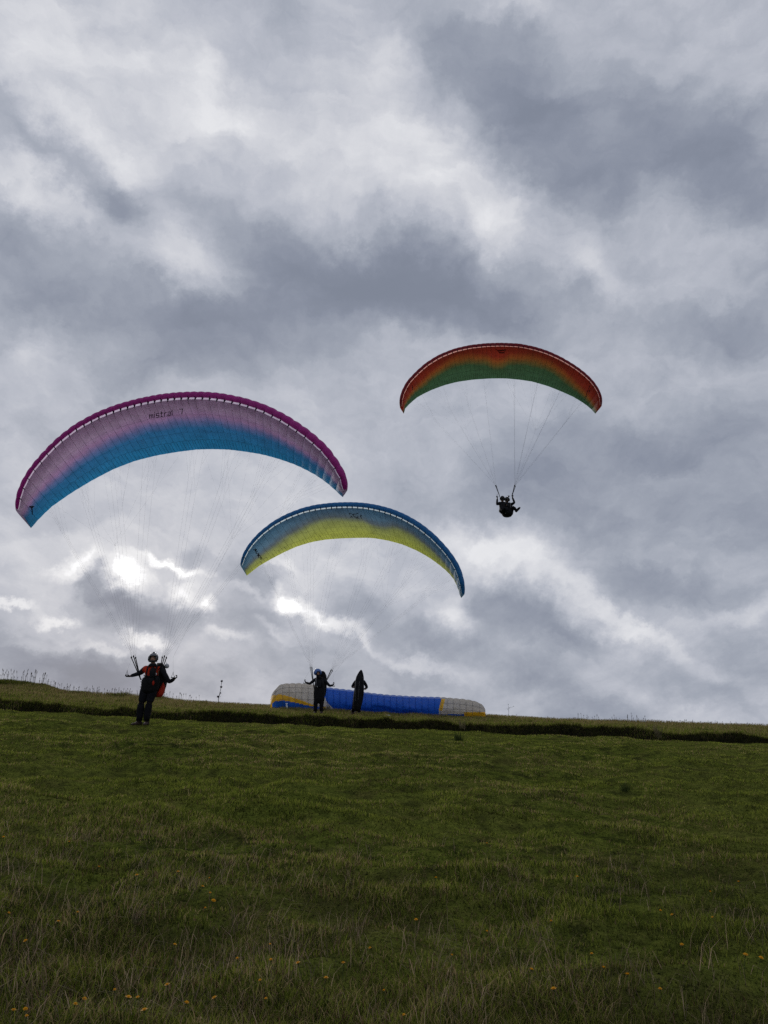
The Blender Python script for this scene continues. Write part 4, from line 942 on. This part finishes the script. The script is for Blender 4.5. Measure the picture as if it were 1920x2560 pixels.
helmet(p3, (.045, .0, 1.60), HELK, HELK, chin=False, yaw=math.pi)
hv = mesh_obj('pod_harness', *loft_geo([(-.05, -.27, .13, .08, .08), (-.06, -.29, .26, .15, .13), (-.03, -.31, .50, .195, .16), (.0, -.32, .80, .21, .18), (.02, -.32, 1.10, .20, .18), (.03, -.31, 1.35, .185, .17), (.045, -.29, 1.52, .16, .14), (.065, -.27, 1.65, .115, .10), (.08, -.25, 1.75, .065, .06), (.09, -.24, 1.81, .02, .02)], 20), HARN, p3)
for x0 in (-.13, .16): mesh_obj('side_strap', *tube_geo([(x0, -.45, .55), (x0 * 1.15, -.46, .9), (x0, -.44, 1.25), (x0 * .8, -.36, 1.5)], .012, 5), STRAPG if x0 < 0 else HARN, hv)
mesh_obj('seam', *tube_geo([(-.04, -.43, .3), (.0, -.505, .8), (.03, -.49, 1.3), (.06, -.38, 1.62)], .006, 4), STRAPG, hv)

# ---- the two people in the air: seen from in front and below, sitting in one tandem rig
def seated(root, ox, oz, oy, arms, sc=1.0, foot=None, rt=0.0):
    g = lambda x, y, z: (ox + x * sc, oy + y * sc, oz + z * sc)
    J = dict(pelvis=g(0, .06, -.36), belly=g(0, .08, -.22), chest=g(0, .06, -.03), neck0=g(0, .03, .11), neck=g(0, .0, .15), jaw=g(0, -.02, .21), skull=g(0, -.01, .28), crown=g(0, .0, .34),
             shl=g(-.17, .05, .06), shr=g(.17, .05, .06), hpl=g(-.10, .02, -.38), knl=g(-.13, -.40, -.34), hpr=g(.10, .02, -.38), knr=g(.13, -.40, -.34), anl=g(-.12, -.50, -.46), tol=g(-.12, -.62, -.47), anr=g(.12, -.50, -.46), tor=g(.12, -.62, -.47))
    J.update({k: tuple(v_) for k, v_ in arms.items()})
    if foot: J.update(foot)
    figure(root, J, DARKJ, TRS, 1.2, 1.25); return J
FACE_DARK = pbr('dark_face_cover', (.008, .008, .010), .25, .5)  # for added dark covers that black out both flyers' faces into silhouette
p4 = empty('person', P3, 'airborne person in black with a camera on the helmet, under the red and green wing', 'person', 'people')
armA = dict(ell=(-.30, .30, -.14), wrl=(-.33, .30, .10), hal=(-.34, .30, .18), elr=(.335, -.02, .10), wrr=(.255, .0, .32), har=(.25, .0, .40))
armA['ell'] = (-.28, .22, -.10); armA['wrl'] = (-.22, .10, .12); armA['hal'] = (-.22, .08, .18)
J = seated(p4, .03, .0, .18, armA, 1.0, dict(knr=(.27, -.10, -.14), anr=(.40, -.05, -.30), tor=(.54, -.08, -.17)))
hh = helmet(p4, (.03, .17, .30), HELK, HELK, chin=True); mesh_obj('action_camera', *box_geo((.10, .12, .44), (.085, .05, .06)), pbr('camera_grey', (.10, .10, .11), .5, .3), hh, smooth=False)
head_parts(p4, (.03, .165, .28)); mesh_obj('face_blackout', *ellipsoid_geo((.03, .11, .30), (.10, .075, .07), 14, 8), FACE_DARK, hh); glove(p4, (.255, .0, .32), (.25, .0, .41), 1); glove(p4, (-.22, .10, .12), (-.22, .08, .20), 1)
mesh_obj('boot', *loft_geo([(0, 0, 0, .04, .04), (0, 0, .1, .05, .05)], 8), BOOT, p4) if False else None
def boot_dir(root, a, b_):
    a = Vector(a); b_ = Vector(b_); d = (b_ - a).normalized(); return mesh_obj('boot', *tube_geo([a - d * .06 + Vector((0, 0, -.0)), a, a.lerp(b_, .6), b_, b_ + d * .05], [.05, .062, .055, .048, .02], 10), TRS, root)
boot_dir(p4, (.40, -.05, -.30), (.54, -.08, -.17)); boot_dir(p4, (-.09, -.32, -.46), (-.09, -.44, -.47))
hv = mesh_obj('harness', *loft_geo([(.01, .16, -.53, .12, .13), (.01, .15, -.50, .19, .20), (.015, .14, -.42, .25, .26), (.01, .12, -.34, .275, .28), (.02, .14, -.24, .26, .25), (.02, .16, -.08, .25, .22), (.02, .18, .06, .23, .18), (.03, .2, .14, .16, .12)], 20), HARN, p4)
for x0 in (-.10, .14): mesh_obj('shoulder_strap', *tube_geo([(x0, -.10, -.20), (x0, -.07, -.05), (x0, .02, .12), (x0, .15, .15)], .012, 6), STRAPG if x0 > 0 else HARN, hv)
p5 = empty('person', P3 + Vector((-.22, -.02, 0)), 'airborne person in black at the left under the red and green wing, one arm raised', 'person', 'people')
armB = dict(ell=(-.27, -.10, -.03), wrl=(-.25, -.14, .22), hal=(-.245, -.15, .30), elr=(.24, -.12, -.12), wrr=(.14, -.26, -.10), har=(.10, -.30, -.08))
J = seated(p5, .0, .02, -.06, armB, .88)
helmet(p5, (.0, -.06, .275), HELK, HELK, (.105, .13, .13), chin=True); head_parts(p5, (.0, -.06, .265), .9); mesh_obj('face_blackout', *ellipsoid_geo((.0, -.11, .275), (.09, .07, .07), 14, 8), FACE_DARK, p5)
glove(p5, (-.25, -.14, .22), (-.245, -.15, .31), 1); glove(p5, (.14, -.26, -.10), (.09, -.31, -.08), 1)
for e in (-1, 1): boot_dir(p5, (e * .105, -.5, -.39), (e * .105, -.6, -.40))
hv = mesh_obj('harness', *loft_geo([(.04, -.05, -.42, .14, .16), (.04, -.06, -.36, .19, .21), (.04, -.06, -.22, .20, .20), (.03, -.04, -.05, .18, .16), (.01, -.02, .06, .14, .12)], 18), HARN, p5)

# ------------------------------------------------------------------ plants and small things
STEM = pbr('dark_weed_stem', (.035, .038, .022), .9, .05); HEADM = pbr('thistle_head', (.055, .045, .055), .95, .05, .4, 60)
def thistle(X, Ybase, Ytop, d, label, heads, cat='thistle', lean=0.0, k=1.0):
    b_ = at(X, Ybase, d); b_.z = gz(b_.x, b_.y) - .02; H = (Ybase - Ytop) / px_per_m(X, Ybase, d) + .02
    r = empty('thistle', b_, label, cat)
    pts = [Vector((0, 0, 0)), Vector((lean * .2, 0, H * .3)), Vector((lean * .75, 0, H * .65)), Vector((lean, 0, H * .97))]
    mesh_obj('stem', *tube_geo(pts, [.018 * k, .014 * k, .012 * k, .008 * k], 5), STEM, r)
    for (fx_, fz_, rr) in heads:
        c = Vector((lean * fz_ + fx_, 0, H * fz_)); g = [ellipsoid_geo(c, (rr, rr, rr * 1.0), 9, 6)]
        rg = random.Random(int(fz_ * 1000))
        for _ in range(14):
            d_ = Vector((rg.uniform(-1, 1), rg.uniform(-1, 1), rg.uniform(-.3, 1))).normalized(); g.append(tube_geo([c + d_ * rr * .7, c + d_ * rr * 1.5], [.008 * k, .002], 3, False))
        base = Vector((lean * max(0, fz_ - .12), 0, H * (fz_ - .12))); g.append(tube_geo([base, c], .007 * k, 4, False))
        mesh_obj('flower_head', *join_geo(g), HEADM, r, smooth=False)
    for fz_ in (.1, .2, .3, .42):
        s_ = 1 if int(fz_ * 100) % 20 else -1; c = Vector((lean * fz_, 0, H * fz_)); mesh_obj('leaf', [c, c + Vector((s_ * .05 * k, -.02, .03)), c + Vector((s_ * .11 * k, 0, .05)), c + Vector((s_ * .05 * k, .02, .015))], [(0, 1, 2, 3)], STEM, r, smooth=False)
    return r
thistle(545, 1760, 1699, 41.0, 'tall dark thistle with three tufted heads, alone on the skyline right of the orange pilot', [(.0, .93, .055), (.02, .70, .055), (-.06, .32, .055), (.03, .47, .03)], lean=.14)
thistle(1272, 1790, 1757, 41.2, 'small spindly thistle on the skyline just right of the grounded wing', [(0, .95, .016), (.05, .7, .014), (-.06, .62, .014), (.28, .8, .012)], k=.5)
thistle(1580, 1806, 1782, 41.2, 'thin dead weed on the skyline at the right', [(0, .95, .014), (.04, .7, .012)], cat='weed', k=.5)
def tuft(X, Y, w_, h_, cnt, label, tone):
    p = ground_hit(X, Y); g = []; V = []; Fc = []
    rg = random.Random(int(X))
    for _ in range(cnt):
        a = rg.uniform(0, 6.28); r_ = rg.random() ** .7 * w_; bx, by = math.cos(a) * r_ * .5, math.sin(a) * r_ * .5
        bz = gz(p.x + bx, p.y + by) - p.z; hh_ = h_ * rg.uniform(.5, 1); lx, ly = math.cos(a) * w_ * .4 * rg.random(), math.sin(a) * w_ * .4 * rg.random()
        i = len(V); wv = .006; V += [Vector((bx - wv, by, bz)), Vector((bx + wv, by, bz)), Vector((bx + lx * .5, by + ly * .5, bz + hh_ * .65)), Vector((bx + lx, by + ly, bz + hh_))]; Fc += [(i, i + 1, i + 2), (i, i + 2, i + 3)]
    o = mesh_obj('grass_tuft', V, Fc, pbr('tuft_' + tone, {'dark': (.045, .062, .018), 'straw': (.15, .13, .07)}[tone], .9, .05, .4, 30, transl=.3), smooth=False); o.location = p
    tag(o, label, 'grass tuft'); return o
tuft(1146, 1852, .20, .24, 80, 'dark round grass tuft just below the bank, right of centre', 'dark')
tuft(1565, 1978, .13, .14, 40, 'dark grass tuft in the middle of the slope at the right', 'dark')
tuft(1645, 1842, .20, .42, 60, 'pale straw coloured grass tuft in the bank at the right', 'straw')
tuft(1156, 1822, .16, .35, 40, 'small pale grass tuft at the bank, above the dark round tuft', 'straw')
tuft(812, 1778, .45, .28, 160, 'brownish grass tuft beside the blue helmeted pilot\'s legs', 'straw')
# white scrap on the turf by the dark pod
wp = ground_hit(968, 1790); sc_ = mesh_obj('white_stone', *ellipsoid_geo((0, 0, .02), (.13, .05, .03), 10, 6), pbr('white_stone', (.6, .6, .58), .8, .1, .2, 30)); sc_.location = wp
tag(sc_, 'small flat white stone on the grass in front of the blue wing', 'stone')

# yellow flowers: each its own, all built from one
PET = pbr('yellow_petals', (.62, .31, .012), .7, .15, .15, 80, transl=.25); GST = pbr('green_flower_stem', (.04, .06, .02), .8, .1)
FL = [(460,530),(50,545),(810,305),(585,262),(410,108),(20,80),(150,695),(1035,725),(1405,818),(1600,715),(1605,805),(990,958),(680,985),(1270,1035),(1265,455),(1245,412),(1200,378),(155,1160),(150,1100),(445,1080),(855,1105),(1575,1048),(1105,1068),(345,580),(1215,508),(1240,335),(815,1035),(500,1042),(80,1105),(1540,950),(1055,283),(760,1040)]
FLP = [(.422 * a, 2060 + .422 * b_) for a, b_ in FL]
FL = [(410,560),(40,625),(1107,537),(645,768),(712,830),(297,840),(1530,757),(1620,775),(1040,980),(1163,697),(1327,400),(850,868),(1040,500),(40,115),(1490,335),(1340,550),(425,965),(560,305)]
FLP += [(1200 + .434 * a, 2060 + .434 * b_) for a, b_ in FL] + [(745, 2408), (858, 2414), (925, 2375), (815, 2450), (1040, 2300), (1130, 2390), (1090, 2200), (960, 2480), (1010, 2540)]
ORD = ['first', 'second', 'third', 'fourth', 'fifth', 'sixth', 'seventh', 'eighth', 'ninth', 'tenth', 'eleventh', 'twelfth', 'thirteenth', 'fourteenth', 'fifteenth']
FNAMES = {}
for row in range(8):                        # rows of the grass counted up from the bottom edge of the photo
    mem = sorted((i for i, (X, Y) in enumerate(FLP) if min(int((2560 - Y) / 60), 7) == row), key=lambda i: FLP[i][0])
    for q, i in enumerate(mem): FNAMES[i] = ORD[q] + ' yellow wildflower from the left, in the ' + ('row along the bottom edge' if row == 0 else ORD[row] + ' row of flowers up')
FLAB = 'small yellow wildflower on a thin stem in the foreground grass'
froot = empty('yellow_flower', (0, 0, 0), FLAB, 'flower', 'yellow wildflowers')
V = []; Fc = []
for lay, (r0, cnt, zt) in enumerate(((.019, 15, .002), (.012, 10, .006))):
    for k in range(cnt):
        a = 2 * math.pi * (k + .5 * lay) / cnt; c_, s_ = math.cos(a), math.sin(a); i = len(V); hw = .0030
        V += [Vector((c_ * .002, s_ * .002, 0)), Vector((c_ * r0 * .7 - s_ * hw, s_ * r0 * .7 + c_ * hw, zt)), Vector((c_ * r0, s_ * r0, zt * 1.2)), Vector((c_ * r0 * .7 + s_ * hw, s_ * r0 * .7 - c_ * hw, zt))]; Fc.append((i, i + 1, i + 2, i + 3))
hv_, hf_ = join_geo([(V, Fc), ellipsoid_geo((0, 0, .001), (.006, .006, .006), 8, 4)])
fh = mesh_obj('flower_head', hv_, hf_, PET, froot, smooth=False); fs = mesh_obj('stem', *join_geo([tube_geo([(0, 0, -.13), (.006, .004, -.06), (0, 0, -.006)], .0016, 4, False), ellipsoid_geo((0, 0, -.006), (.006, .006, .006), 8, 4)]), GST, froot)
for i, (X, Y) in enumerate(FLP):
    p = ground_hit(X, Y, .125); base = Vector((p.x, p.y, gz(p.x, p.y))); hgt = .125; s_ = random.uniform(.5, .95)
    if i == 0: r = froot
    else:
        r = froot.copy(); COL.objects.link(r)
        for ch in (fh, fs): c = ch.copy(); COL.objects.link(c); c.parent = r
    r.location = base + Vector((0, 0, hgt)); r.rotation_euler = (random.uniform(-.1, .45), random.uniform(-.25, .25), random.uniform(0, 6)); r.scale = (s_, s_, 1.0)
    r['label'] = FNAMES[i]
